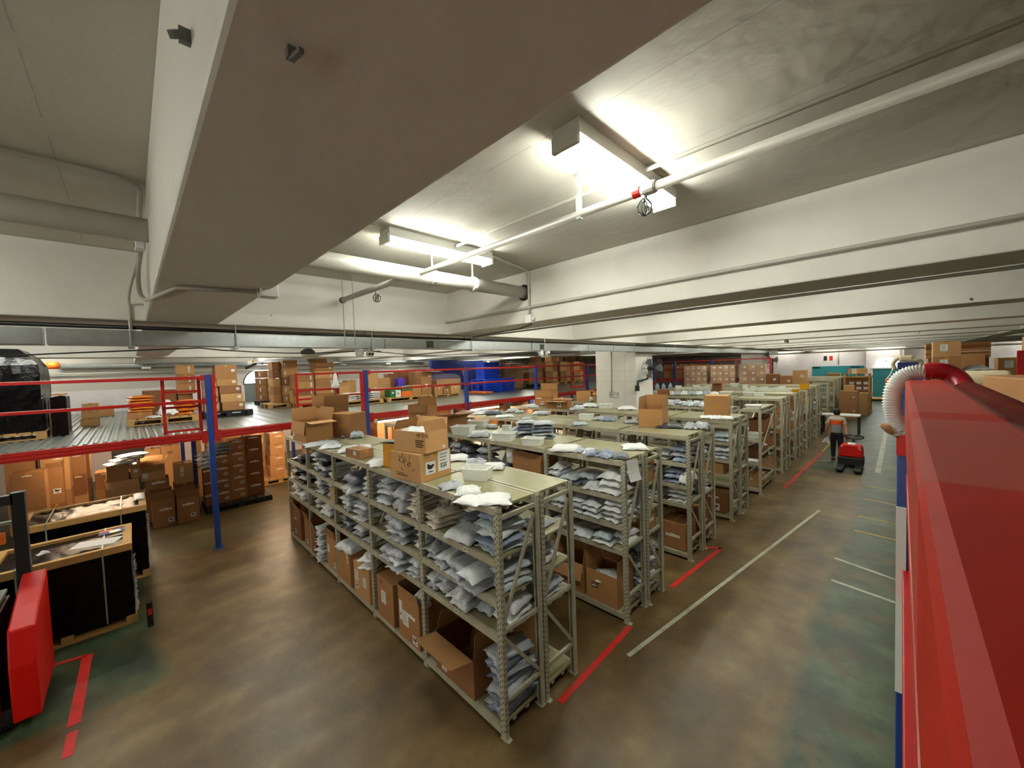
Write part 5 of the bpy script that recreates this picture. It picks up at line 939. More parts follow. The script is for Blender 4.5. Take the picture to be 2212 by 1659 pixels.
for k in range(4): cx('orange-lit carton in the leaning pile right of the columns, %s from floor' % ORD[k], -11.0-.03*k, .74+.02*k, 1.16+.01*k, .142+.33*k, .325, .42, m='card3', marks=[('f', .1, .7, 'strip', .7)])
pallet('wooden pallet under the leaning orange-lit pile', -11.2, .95, 0, .9, .9, 0)
for k in range(2): cx('tall pinkish carton behind the columns, %s from floor' % ORD[k], -11.4, .54, .72, .0+.74*k, .735, .4, m='card3', marks=[('f', .0, .7, 'page')])
cx('light carton behind the papered carton deep under the deck', -11.0, -1.65, -1.28, 0, 1.5, .4, m='card3', marks=[('f', 0, .88, 'print')]); cx('light carton beside the inner blue posts deep under the deck', -11.0, -1.95, -1.66, 0, 1.46, .4, m='card3'); cx('tall light carton right of the inner blue posts', -11.0, -1.02, -.84, 0, 1.55, .4, m='card3')
# far left groups
cx('large carton with white label left, below the deck, upper of two', -9.9, -3.90, -3.46, .70, .74, .44, m='card2', marks=[('f', -.02, .92, 'strip', .5)])
cx('carton with black sticker below the large left carton', -9.9, -3.88, -3.46, 0, .695, .44, m='card2', marks=[('f', .25, .7, 'duck', 1.1)])
cx('open carton with sticker beside the large left carton', -10.6, -3.52, -3.28, .58, .80, .44, kind='open', m='card2', marks=[('f', .1, .35, 'duck', 1.1)], flaps={'f': 20, 'b': 10, 'r': 6}, fl=.12)
cx('carton below the stickered one beside the large left carton', -10.6, -3.52, -3.28, 0, .575, .44, m='card4')
for i, (xp, a, b_, h, n) in enumerate(((-10.9, -4.1, -3.69, .82, 2), (-10.9, -3.62, -3.2, .80, 2), (-11.5, -3.29, -3.01, .5, 3), (-12.5, -3.35, -2.98, .72, 2), (-12.3, -2.9, -2.6, .42, 2))):
    for k in range(n): cx('plain carton in the left rear group under the deck, stack %s, %s from floor' % (('one', 'two', 'three', 'four', 'five')[i], ORD[k]), xp, a, b_, .001+k*(h+.003), h, .5, m=CL[(i+k) % 4], marks=[('f', .1, .9, 'strip', .5)] if k else ())
tag(MB().box(-13.4, -13.3, -2.6, -1.9, 0, 1.3, 'black').build('dark_panel'), 'dark panel standing in the gap under the mezzanine', 'panel')
# bright row of cartons under the deck seen over the racks
rk = random.Random(21); yy = .95; i = 0
while yy < 11.5:
    wd = rk.uniform(.4, .62); xp = -7.6-rk.random()*.7; z = .001; n = 3 if rk.random() < .5 else 4; hh = rk.uniform(1.62, 1.92)/n
    if abs(min((yy+wd/2-p for p in PY), key=abs)) < .38: xp -= .6
    for k in range(n):
        top = k == n-1
        cx('%s carton in the row under the deck, %s stack beyond the racks, %s from floor' % (('brown', 'dark', 'tan', 'umber')[(i+k) % 4], ORD[i], ORD[k]), xp, yy, yy+wd-.03, z, hh-.003, .45, kind='open' if top and i % 3 == 0 else 'closed', m=CL[(i+k) % 4], marks=[('f', .1, .6, ('sq', 'page', 'strip', 'duck')[(i+k) % 4], .8)] if top else (), flaps={'f': 130, 'b': 40, 'l': 70, 'r': 70}, fl=.1); z += hh
    if i % 2: bag('pale mailer on the carton row under the deck, %s stack beyond the racks' % ORD[i], xp-.22, yy+wd/2-.02, z, .36, .34, .1, ('white', 'light', 'pale')[i % 3], .2, 3)
    yy += wd+rk.uniform(.02, .2); i += 1

# ------------------------------------------------------------------ on the mezzanine deck
D = ZD+.013
def wrap_block(t, w_, d, h, m, seed, round_=True, base=0.0, name='wrapped_load'):
    rr = random.Random(seed); nu, nv = 14, 10; vs = []; fs = []
    for j in range(nv+1):
        zz = j/nv; k = 1.0
        if round_ and zz > .72: k = 1-.34*((zz-.72)/.28)**2
        for i in range(4*nu):
            s, q = divmod(i, nu); u = -1+2*q/nu
            px, py = ((u, -1), (1, u), (-u, 1), (-1, -u))[s]
            f = k*(1+.012*rr.uniform(-1, 1)); vs.append((px*w_/2*f, py*d/2*f, base+h*zz*(1+.01*rr.uniform(-1, 1)*(zz < 1))))
    n = 4*nu
    for j in range(nv):
        for i in range(n): fs.append((j*n+i, j*n+(i+1) % n, (j+1)*n+(i+1) % n, (j+1)*n+i))
    fs.append(tuple(range(n-1, -1, -1))); c = len(vs); vs.append((0, 0, base+h*1.03)); fs += [(nv*n+i, nv*n+(i+1) % n, c) for i in range(n)]
    return MB().add(vs, fs, m).build(name, t, smooth=False)
pallet('pale pallet under the tall black wrapped load on the deck', -8.95, -3.95, D, 1.3, 1.45, 0)
t = thing('wrapped_pallet_load', 'tall rounded load in black wrap at the left end of the deck', 'wrapped load', (-8.95, -3.95, D+.142)); wrap_block(t, 1.25, 1.40, 1.46, 'blackwrap', 5)
t = thing('wrapped_pallet_load', 'narrow dark brown wrapped stack beside the black load on the deck', 'wrapped load', (-8.95, -3.09, D)); wrap_block(t, .6, .2, .72, 'brownwrap', 6, False); MB().box(-.26, .26, -.08, .08, .75, .78, 'card3').build('top_sheet', t)
for k in range(3): cx('small orange carton behind the dark wrapped stack, %s from the deck' % ORD[k], -10.4, -2.95+.02*k, -2.66, D+.17*k, .165, .3, m='card3')
cx('grey plastic bundle carton at the rear left of the deck', -13.5, -3.1, -2.5, D, .3, .4, m='card2')
pallet('pallet carrying orange parcels on the deck', -9.75, -1.62, D, 1.15, 1.2, 0)
for k in range(6): bag('orange mailer in the striped pile on the deck pallet, %s from bottom' % ORD[k], -9.62, -2.0+.03*(k % 2), D+.142+.145+.06*k, .46, .40, .068, 'orange', .1*(k % 3), (4, 1)[k % 2])
cx('brown carton under the orange striped pile on the deck pallet', -9.4, -2.2, -1.8, D+.142, .14, .5, m='card2')
for k in range(4): bag('orange mailer in the lower heap beside the first blue post, %s one' % ORD[k], -9.6, -1.25+.02*k, D+.142+.09*k, .44, .36, .1, 'orange', .5*k, 0)
bag('white sack tied at the top on the orange pallet', -9.5, -1.56, D+.142, .36, .34, .42, 'white', .3, 2); bag('white mailer lying at the pallet edge before the orange pile', -9.3, -1.78, D+.142, .3, .2, .06, 'white', .5, 3)
cx('wrapped brown carton behind the orange pile', -10.6, -1.92, -1.30, D, .72, .6, m='card4', marks=[('f', -.4, .6, 'tall')]); cx('carton behind the sack on the deck', -10.6, -1.27, -.98, D, .6, .5, m='card2')
for k in range(4): cx('carton in the column just left of the first blue post top, %s from deck' % ORD[k], -10.5, -1.28+.0*k, -.92, D+.605+.0+.25*k if k else D+.605, .245, .4, m=CL[k], marks=[('f', .2, .5, 'tall', .8)]) if k < 3 else None
pallet('black pallet under two carton columns beside the first blue post', -9.85, -.40, D, .9, 1.0, 0, 'black', .15)
z = D+.152
for k in range(4):
    cx('carton with white label, %s from the pallet in the short column at the post' % ORD[k], -9.55, -.86, -.58, z+.19*k, .187, .42, m=CL[(k+2) % 4], marks=[('f', .25, .5, 'sq')])
for k, (h, a, b_) in enumerate(((.21, -.52, -.05), (.21, -.54, -.08), (.20, -.56, -.10), (.17, -.60, -.18), (.36, -.62, -.18))):
    cx('carton with white label, %s from the pallet in the tall column' % ORD[k], -9.5, a, b_, z, h-.003, .45, m=CL[(k+1) % 4], marks=[('f', .32, .6, 'sq')]); z += h
# stacks around the arched door
pallet('black pallet before the arched door', -13.2, 1.3, D, .9, .7, 0, 'black')
for i, (a, b_) in enumerate(((.98, 1.22), (1.24, 1.5))):
    for k in range(4): cx('dark-lit carton before the arched door, %s stack, %s from the pallet' % (('left', 'right')[i], ORD[k]), -13.0, a, b_, D+.142+.26*k-.0*i, .256, .5, m=('card4', 'card2')[i], marks=[('f', -.3, .5, 'tall', .7)])
tag(MB().prism([(0, 0), (.34, .18), (.30, .24), (-.02, .10)], 'x', -13.1, -13.08, 'black').build('flap_sheet', loc=(0, .66, D+1.22)), 'dark sheet sticking out of the stack before the arched door', 'sheet')
pallet('pallet under the tall carton stacks right of the arched door', -11.3, 1.3, D, 1.0, 1.1, 0)
z = D+.142
for i, (a, b_, n, h, xp) in enumerate(((1.0, 1.2, 5, .255, -11.2), (1.22, 1.62, 5, .262, -10.9))):
    for k in range(n): cx('carton in the tall %s stack right of the arched door, %s from the pallet' % (('narrow', 'wide')[i], ORD[k]), xp, a, b_, z+k*h, h-.003, .5, m=CL[(k+i) % 4], marks=[('f', -.38, .5, 'tall', .6)] if i else ())
tag(MB().box(-10.62, -10.5, 1.28, 1.52, D+.15, D+.52, 'card3').build('folded_carton', bevel=.03), 'folded carton sheet leaning on the wide stack', 'cardboard')
pallet('pallet behind the short red barred gate', -10.6, 2.0, D, 1.0, 1.3, 0)
for i, (a, b_, n, h, xp) in enumerate(((1.36, 1.90, 4, .215, -10.35), (1.95, 2.5, 4, .235, -10.35))):
    for k in range(n): cx('carton with white edge label behind the barred gate, %s column, %s from pallet' % (('left', 'right')[i], ORD[k]), xp, a, b_, D+.142+k*h, h-.003, .5, m=CL[(k+i+2) % 4], marks=[('f', .35, .5, 'tall', .7)])
cx('open carton with raised flap topping the barred gate columns', -10.5, 2.0, 2.56, D+.142+.94, .26, .5, kind='open', m='card2', marks=[('f', .3, .4, 'sq')], flaps={'f': 140, 'b': 10, 'l': 30, 'r': 60}, fl=.16)
bag('white paper on top of the barred gate columns', -10.5, 1.7, D+.142+.862, .4, .36, .07, 'white', .3, 3)
bag('white plastic bag hung on the red rail of the barred gate', -6.63, 1.18, ZR-.36, .06, .17, .38, 'white', .1, 2)
tag(MB().tube([(-11.4, 2.62, D+.0), (-11.4, 2.62, D+.6), (-11.5, 2.5, D+.75), (-11.6, 2.9, D+.85), (-11.5, 3.0, D+.6)], .05, 'black', 8).build('folded_chair'), 'black folded frame behind the barred gate', 'frame')
# white mailers on a pallet around the second post
pallet('pallet stacked with flat white mailers behind the second blue post', -9.9, 3.05, D, 1.0, 1.25, 0)
for c in range(3):
    for k in range(4): bag('flat white mailer on the deck pallet, %s from bottom, %s of three piles' % (ORD[k], ('left', 'middle', 'right')[c]), -9.68, 2.68+.38*c, D+.142+.062*k, .44, .36, .07, ('white', 'light')[k % 2], .05*k, 6)
cx('pink-brown open carton behind the flat white mailers', -10.4, 2.66, 3.0, D, .58, .4, kind='open', m='card3', flaps={'f': 20, 'b': 0}, fl=.1)
cx('amber carton behind the second blue post', -10.7, 3.05, 3.35, D, .75, .4, m='card3'); cx('tall pinkish carton with label right of the second blue post', -10.3, 3.6, 3.95, D, .95, .4, m='card3', marks=[('f', .2, .4, 'tall')]); cx('red-brown carton in the gap right of the second blue post', -11.0, 4.05, 4.3, D, .8, .4, m='card4')
pallet('light pallet with mixed cartons between the second and third posts', -9.85, 4.65, D, 1.0, 1.7, 0)
for i, (a, b_, h, m, mk) in enumerate(((3.92, 4.1, .3, 'green', 'sq'), (4.12, 4.3, .22, 'white', 'print'), (4.34, 4.72, .18, 'orange', None), (4.74, 5.08, .36, 'card', None), (5.1, 5.5, .62, 'card2', 'page'))):
    cx(('green box at the left of the mixed pallet', 'small white box on the mixed pallet', 'orange box at the bottom of the mixed pallet', 'plain carton in the middle of the mixed pallet', 'carton with white page at the right of the mixed pallet')[i], -9.4, a, b_, D+.142, h, .4, m=m, marks=[('f', 0, .5, mk)] if mk else (), tape=i > 2)
cx('green box on top of the orange box', -9.4, 4.34, 4.74, D+.325, .16, .4, m='green', tape=False); cx('purple box standing behind the mixed pallet', -10.3, 4.72, 4.98, D+.4, .36, .3, m='purple', tape=False); cx('carton under the purple box', -10.3, 4.66, 5.02, D, .395, .4, m='card2')
cx('carton with green corner trim behind the mixed pallet', -10.6, 4.08, 4.56, D, .78, .4, m='card3')
cx('stacked dark cartons by the rear wall, left one', -11.2, 4.8, 5.2, D, .92, .4, m='card4'); cx('stacked dark cartons by the rear wall, taller one', -11.2, 5.22, 5.62, D, 1.02, .4, m='card4'); cx('amber carton between dark ones by the rear wall', -11.2, 5.64, 5.9, D, 1.0, .4, m='card3')
cx('large carton with sticker topping the group before the third post', -10.3, 5.40, 6.12, D+.42, .52, .5, m='card2', marks=[('f', 0, .5, 'duck'), ('f', .35, .6, 'page')]); cx('carton under the large stickered one before the third post', -10.3, 5.40, 6.12, D, .415, .5, m='card')
for i, (a, b_, h) in enumerate(((5.72, 6.08, .36), (6.12, 6.40, .2), (6.44, 6.84, .34))): cx('wrapped carton on small pallets left of the third post, %s from the left' % ORD[i], -9.55, a, b_, D+.105, h, .4, m=CL[i], marks=[('f', .1, .6, 'sq', .7)])
pallet('small pallets under the wrapped cartons left of the third post', -9.75, 6.28, D, .5, 1.2, 0, 'wood', .1)
t = thing('wrapped_pallet_load', 'carton load under clear film beside the third post', 'wrapped load', (-10.3, 6.65, D)); wrap_block(t, .7, 1.1, .62, 'card', 12, False, 0, 'carton_block'); wrap_block(t, .76, 1.16, .84, 'film', 13, True, 0, 'film_wrap')
bag('white bundle on the filmed load beside the third post', -10.2, 6.0, D+.945, .5, .5, .12, 'white', .3, 0); bag('dark bundle on the filmed load beside the third post', -10.6, 6.45, D+.88, .5, .5, .16, 'dark', .2, 3)
# navy boards and blue pallets
tag(MB().box(-12.7, -12.55, 7.6, 9.1, D, D+1.45, 'navy').build('display_board'), 'tall navy board by the rear wall, left one', 'board'); tag(MB().box(-12.75, -12.6, 9.13, 10.7, D, D+1.4, 'navy').build('display_board'), 'tall navy board by the rear wall, right one', 'board')
for k in range(3): tag(MB().box(-11.1, -10.5, 8.95, 9.85, D+.4+.29*k, D+.685+.29*k, 'bluecrate').build('plastic_crate', bevel=.01), 'bright blue plastic crate in the tall pile on the deck, %s from bottom' % ORD[k], 'crate', 'blue crates on the deck')
tag(MB().box(-11.1, -10.5, 8.95, 9.85, D, D+.395, 'bluecrate').build('plastic_crate', bevel=.01), 'bright blue plastic crate at the foot of the tall pile', 'crate', 'blue crates on the deck')
for k in range(6): pallet('blue plastic pallet in the low stack on the deck, %s from bottom' % ORD[k], -9.85, 8.85+.02*(k % 2), D+.092*k, .85, 1.75, .02*(k % 3), 'bluecrate', .09, 'blue plastic pallets')
t = thing('pallet_truck', 'yellow hand pallet truck parked left of the blue pallets', 'pallet truck', (-9.6, 7.55, D))
MB().box(-.3, .9, -.25, -.09, .04, .1, 'orange').build('fork', t); MB().box(-.3, .9, .09, .25, .04, .1, 'orange').build('fork', t); ti = MB().tube([(-.3, 0, .1), (-.45, 0, .5), (-.65, 0, 1.0)], .025, 'orange', 8).build('tiller', t); MB().tube([(-.65, -.16, 1.0), (-.68, 0, 1.08), (-.65, .16, 1.0)], .018, 'black', 8).build('handle', ti)
for s in (-1, 1): MB().lathe([(.09, -.03), (.09, .03)], (-.35, s*.1, .092), 'rubber', 14, 'y').build('wheel', t)
for k in range(5): cx('brown carton with two pages in the tall stack right of blue crates, %s from deck' % ORD[k], -11.0, 10.2, 10.74, D+.26*k, .257, .5, m='card4', marks=[('f', -.2, .5, 'page', .8), ('f', .2, .5, 'page', .8)])
t = thing('wrapped_pallet_load', 'tall filmed carton load before the fourth post', 'wrapped load', (-10.9, 10.95, D)); wrap_block(t, .9, .85, 1.18, 'card3', 31, False, 0, 'carton_block'); wrap_block(t, .93, .88, 1.2, 'film', 32, False, 0, 'film_wrap')
for k in range(4): MB().box(-.004, 0, -.3+.2*k, -.18+.2*k, 1.0, 1.12, 'paper').build('paper_label', t, loc=(.47, 0, 0))
t = thing('wrapped_pallet_load', 'lower filmed load with sagging wrap at the fourth post', 'wrapped load', (-10.7, 11.95, D+.142)); wrap_block(t, .8, .7, .62, 'card', 33, False, 0, 'carton_block'); wrap_block(t, .85, .75, .9, 'film', 34, True, 0, 'film_wrap')
pallet('dark pallet under the sagging filmed load', -10.7, 11.95, D, .9, .85, 0, 'black')
for i in range(7):
    for k in range(2): cx('tall carton in the row past the fourth post, %s from the left, %s tier' % (ORD[i], ('lower', 'upper')[k]), -11.0+.15*(i % 2), 12.9+.62*i, 13.5+.62*i, D+.142+.005+.56*k-.14*(i < 0), .55, .5, m=CL[(i+k) % 4])
    if i % 3 != 1: cx('%s carton lying on the tall row past the fourth post, %s from the left' % (('dark', 'tan')[i % 2], ORD[i]), -11.0, 12.95+.62*i, 13.4+.62*i, D+.142+1.13, .26, .45, m=CL[(i+3) % 4])
for i in range(3): pallet('pallet under the tall carton row, %s from the left' % ORD[i], -11.2, 13.6+1.45*i, D, .9, 1.4, 0)

# ------------------------------------------------------------------ filmed pallets of labelled cartons beyond the racks
for p, (xa, xb) in enumerate(((-6.35, -5.15), (-4.95, -3.75), (-3.55, -2.40))):
    pallet('pallet under the %s labelled carton load beyond the racks' % ('left', 'middle', 'right')[p], (xa+xb)/2, 20.9, 0, xb-xa, 1.0, 0)
    for tier in range(9):
        for c in range(4 if p < 2 else 3):
            n = 4 if p < 2 else 3; wd = (xb-xa)/n; lo = tier < 5
            if lo and c: continue
            if lo: carton('brown carton tier %s from floor of the %s labelled load' % (ORD[tier], ('left', 'middle', 'right')[p]), (xa+xb)/2, 20.9, .142+.315*tier, xb-xa, .95, .312, 0, 'closed', CL[tier % 2], tape=False, group='labelled cartons beyond the racks')
            else: carton('carton with white label, tier %s, %s from left, %s load beyond racks' % (ORD[tier], ORD[c], ('left', 'middle', 'right')[p]), xa+wd*(c+.5), 20.62, .142+.315*tier, wd-.01, .4, .312, 0, 'closed', CL[(tier+c+p) % 3], [('f', .15, .6, 'sq', 1.6)], tape=False, group='labelled cartons beyond the racks')
    t = thing('film_wrap', 'clear film stretched round the %s labelled load' % ('left', 'middle', 'right')[p], 'film', ((xa+xb)/2, 20.9, .142)); b = MB(); hw = (xb-xa)/2+.012
    b.box(-hw, hw, -.5, -.495, 1.5, 2.85, 'film'); b.box(hw-.004, hw, -.495, .5, 1.5, 2.85, 'film'); b.box(-hw, -hw+.004, -.495, .5, 1.5, 2.85, 'film'); b.build('film_sheet', t)
# clutter between the filmed loads and the end wall
for i, (x, w_, h, m, z) in enumerate(((-1.9, .5, .5, 'card4', 2.0), (-1.35, .5, .42, 'card2', 2.0), (-.85, .5, .66, 'card3', 2.0))): carton('carton on a stand beyond the nine rows, %s from the left' % ORD[i], x, 19.6, .0, w_, .5, 2.0+h, 0, 'closed', m, [('f', .2, .9, 'sq', 1.6)])
for i in range(4): carton('dark carton of the clutter before the shutter, %s from the left' % ORD[i], -3.6+.9*i, 31.5+.3*i, 0, .7, .6, 1.9+.2*(i % 2), 0, 'closed', CL[(i+3) % 4], [('f', 0, .85, 'sq', 2)])
carton('tall brown carton at the truck lane, nearest of the crated goods', .48, 24.3, .0, .72, .9, 1.42, 0, 'closed', 'card2', [('f', .3, .3, 'sq'), ('f', .3, .8, 'sq')]); carton('small white topped carton on the tall brown one at the lane', .5, 24.2, 1.425, .4, .4, .3, 0, 'closed', 'card3')
t = thing('wooden_crate', 'slatted wooden crate of labelled parcels beside the truck lane', 'crate', (.74, 27.2, 0))
MB().box(-.62, .42, -.5, .5, .1, 2.0, 'card4').build('crate_load', t)
for x in (-.62, .42): MB().box(x-.05, x+.05, -.56, -.5, 0, 2.06, 'woodplank').build('corner_post', t); MB().box(x-.05, x+.05, .5, .56, 0, 2.06, 'woodplank').build('corner_post', t)
for z in (.05, 1.0, 2.0): MB().box(-.66, .46, -.58, -.5, z, z+.1, 'woodplank').box(.42, .5, -.5, .5, z, z+.1, 'woodplank').build('crate_rail', t)
for k in range(6): MB().box(-.42+.3*(k % 3), -.22+.3*(k % 3), -.505, -.5, 1.35+.28*(k//3), 1.5+.28*(k//3), 'paper').build('paper_label', t)
pallet('pallet of flattened cartons on the slatted crate', .64, 27.2, 2.1, 1.1, 1.0, 0); carton('flattened carton pile on the crate top pallet', .64, 27.2, 2.242, .8, .7, .25, .1, 'closed', 'card3', [('f', -.2, .5, 'page', 2)])
carton('open amber carton beside the slatted crate on the lane', .95, 26.2, 0, .34, .6, 1.2, 0, 'closed', 'card3'); 
for i in range(2): carton('carton with white strip at the foot of the far racks, %s' % ('left one', 'right one')[i], -.95+.42*i, 22.7, 0, .4, .4, .62, 0, 'closed', 'card2', [('f', 0, .4, 'strip', 1.3)])
t = thing('work_table', 'pale table top beyond the walking person', 'table', (.1, 18.6, 0)); MB().box(-.1, 1.15, -.35, .35, .80, .84, 'paper').build('table_top', t)
for sx_ in (-.04, 1.1):
    for sy2 in (-.3, .3): MB().box(sx_-.03, sx_+.03, sy2-.03, sy2+.03, 0, .8, 'black').build('leg', t)
for i, (yy, h) in enumerate(((16.5, .16), (18.4, .2), (21.0, .3))): pallet('empty pallet under the gallery beside the truck lane, %s from the camera' % ORD[i], 2.95, yy, 0, .7, 1.0, 0)
# goods on the gallery to the right
t = thing('gallery', 'right gallery deck holding cartons beyond the rail', 'platform', (2.75, 8.6, 0))
MB().box(0, 3.6, -1.2, 5, 2.16, 2.2, 'deckflat').build('deck_panel', t)
for a, b_ in ((.05, -1.1), (3.5, -1.1), (.05, 4.9), (3.5, 4.9)): MB().box(a-.05, a+.05, b_-.05, b_+.05, 0, 2.16, 'blue').build('post', t)
G = 2.202
rg = random.Random(2)
for i, (xa, xb, tiers, y) in enumerate(((2.78, 3.12, 4, 8.0), (2.9, 3.5, 3, 9.2), (3.14, 3.5, 2, 8.0), (3.55, 3.85, 3, 8.4), (3.9, 4.3, 4, 8.8), (4.4, 4.9, 3, 8.6))):
    z = G
    for k in range(tiers):
        h = rg.uniform(.26, .34); carton('%s carton on the right gallery, %s stack from the lane, %s tier' % (('brown', 'dark', 'grey-brown')[(i+k) % 3], ORD[i], ORD[k]), (xa+xb)/2, y+.2, z, xb-xa-.01, .4, h-.003, 0, 'closed', CL[(i+k+3) % 4], [('f', -.1, .6, 'page', .9)] if k > 0 else ()); z += h
tag(MB().box(3.60, 3.68, 7.2, 7.24, G, G+1.0, 'linered').build('red_bar'), 'red upright bar among the right gallery cartons', 'bar')
bag('pale bundle on the right gallery cartons', 3.3, 8.2, G+.68, .34, .3, .12, 'light', .2, 2)
for k in range(5): tag(MB().box(2.75, 3.6, 9.6, 10.3, G+.9+.06*k, G+.955+.06*k, CL[k % 4]).build('cardboard_sheet'), 'dark flattened board in the pile on the right gallery, %s from bottom' % ORD[k], 'board', 'flattened boards on the right gallery')
carton('base carton under the flattened boards on the right gallery', 3.18, 9.95, G, .8, .65, .897, 0, 'closed', 'card4')

for i in range(12):
    k, c = divmod(i, 6); carton('%s carton in the far gallery behind the column, %s row, %s from left' % (('tan', 'amber', 'brown')[i % 3], ('lower', 'upper')[k], ORD[c]), -8.0+.56*c, 22.3, 2.235+.42*k, .52, .45, .415, 0, 'closed', ('card3', 'card', 'card2')[i % 3], [('f', .1, .6, 'sq', 1.4)], tape=False)
# ------------------------------------------------------------------ black wrapped crates at the left
def crate(label, xa, xb, ya, yb, h, shiny):
    t = thing('wrapped_crate', label, 'crate', ((xa+xb)/2, (ya+yb)/2, 0)); w_, d = xb-xa, yb-ya
    pallet_m = 'woodplank'
    MB().box(-w_/2, w_/2, -d/2, d/2, .0, .03, pallet_m).box(-w_/2, w_/2, -d/2, -d/2+.1, .03, .11, pallet_m).box(-w_/2, w_/2, d/2-.1, d/2, .03, .11, pallet_m).box(-w_/2, w_/2, -.05, .05, .03, .11, pallet_m).build('pallet_base', t)
    wrap_block(t, w_-.03, d-.03, h-.18, 'blackwrap', int(h*100), False, .11, 'black_wrap')
    z0, z1 = h-.06, h
    MB().box(w_/2-.07, w_/2+.005, -d/2, d/2, z0-.03, z1, pallet_m).build('top_rail', t, bevel=.004); MB().box(-w_/2-.005, -w_/2+.07, -d/2, d/2, z0-.03, z1, pallet_m).build('top_rail', t, bevel=.004)
    MB().box(-w_/2+.07, w_/2-.07, d/2-.09, d/2, z0, z1, pallet_m).build('top_rail', t, bevel=.004); MB().box(-w_/2+.07, w_/2-.07, -d/2, -d/2+.09, z0, z1, pallet_m).build('top_rail', t, bevel=.004)
    vs = []; n = 26; rr = random.Random(int(h*50))
    for i in range(n+1):
        for j in range(9): vs.append((-w_/2+.06+(w_-.12)*j/8, -d/2+.08+(d-.16)*i/n, z0+.012+.016*rr.random()*(shiny)))
    MB().add(vs, [(i*9+j, i*9+j+1, i*9+j+10, i*9+j+9) for i in range(n) for j in range(8)], 'brownwrap').build('top_wrap', t, smooth=True)
    for yy in (-d*.28, d*.28):
        MB().box(-w_/2-.006, w_/2+.006, yy-.008, yy+.008, h+.001, h+.003, 'strap').box(w_/2+.005, w_/2+.007, yy-.008, yy+.008, .1, h+.001, 'strap').build('strap', t)
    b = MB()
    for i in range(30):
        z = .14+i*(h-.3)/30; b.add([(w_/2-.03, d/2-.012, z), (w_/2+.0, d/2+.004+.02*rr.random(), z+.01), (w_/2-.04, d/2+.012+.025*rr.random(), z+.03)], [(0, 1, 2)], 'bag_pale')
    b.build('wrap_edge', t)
    return t
crate('front black wrapped crate with a wooden top frame and white sheet on it', -5.77, -4.76, -3.45, -2.22, 1.07, .6)
crate('rear black wrapped crate with a shiny top behind the front one', -7.32, -6.30, -3.40, -2.04, 1.18, 2.2)
def sheet(name, label, cat, x, y, z, w_, d, rz, m, group=None): return tag(MB().box(-w_/2, w_/2, -d/2, d/2, 0, .002, m).build(name, loc=(x, y, z)), label, cat)
o = sheet('paper_sheet', 'white paper sheet lying on the front black crate', 'paper', -5.12, -2.55, 1.074, .25, .44, 0, 'paper'); o.rotation_euler[2] = -.35
t = thing('leaflet', 'colourful leaflet beside the white sheet on the front crate', 'leaflet', (-5.52, -2.42, 1.074)); MB().box(-.11, .11, -.13, .13, 0, .002, 'navy').build('leaflet_sheet', t); MB().prism(ngon(.02, .03, .06, .06, 12), 'z', .002, .003, 'tubyellow').build('yellow_spot', t); MB().box(-.1, -.03, -.12, 0, .002, .003, 'linered').build('red_patch', t)
bag('small white scrap on the front black crate', -5.25, -3.02, 1.05, .08, .11, .05, 'white', .3, 2)
bag('pale mailer on the far end of the rear black crate', -6.95, -2.12, 1.185, .5, .14, .05, 'white', 0, 3)
# red pallet stacker at the lower left
t = thing('pallet_stacker', 'red pallet stacker with a black mast in the lower left corner', 'stacker', (-3.75, -3.3, 0))
MB().prism([(-.45, .10), (.45, .10), (.47, .62), (.40, .94), (.10, 1.04), (-.45, 1.19)], 'y', .25, .42, 'machine_red').build('hood', t, bevel=.015)
MB().prism([(.30, .06), (.49, .06), (.50, .22), (.30, .30)], 'y', -.75, .17, 'machine_red').build('front_panel', t, bevel=.01)
MB().box(-.40, .30, -.72, .17, .12, 1.02, 'black').build('battery_case', t, bevel=.01); MB().box(-.38, .36, -.70, .16, 1.06, 1.10, 'grey').build('top_tray', t, bevel=.01)
MB().prism([(.30, .30), (.40, .30), (.38, .62), (.30, .64)], 'y', -.70, .17, 'redsleeve').build('inner_panel', t)
for yy in (.25, -.65): MB().box(-.62, -.52, yy-.05, yy+.05, .05, 2.05, 'black').build('mast_upright', t, bevel=.005)
MB().box(-.62, -.52, -.62, .22, 1.93, 2.03, 'black').build('mast_crosshead', t); MB().box(-.60, -.54, -.62, .22, 1.72, 1.75, 'strap').build('mast_rail', t); MB().tube([(-.5, -.2, 1.9), (-.5, -.2, .4)], .03, 'grey', 10).build('lift_cylinder', t)
MB().box(-.5, -.42, .05, .16, 1.55, 1.66, 'orange').build('warning_lamp', t)
for xx in (-.3, .15): MB().box(xx-.08, xx+.08, -1.9, -.72, .05, .11, 'black').build('fork', t)
for xx, yy in ((.3, .2), (.3, -.55), (-.3, .2), (-.3, -.55)): MB().lathe([(.09, -.04), (.09, .04)], (xx, yy, .092), 'rubber', 14, 'y').build('wheel', t)
bag('grey plastic sack lying on the stacker tray', -3.85, -3.55, 1.105, .5, .5, .3, 'grey', .3, 2)
# a bollard-like leg blurred at the crate corner
t = thing('corner_guard', 'short dark post with a red mark beside the front crate', 'post', (-4.5, -2.1, 0)); MB().box(-.03, .03, -.03, .03, 0, .32, 'black').build('guard_post', t, bevel=.005); MB().box(.03, .032, -.02, .02, .16, .24, 'linered').build('red_mark', t)

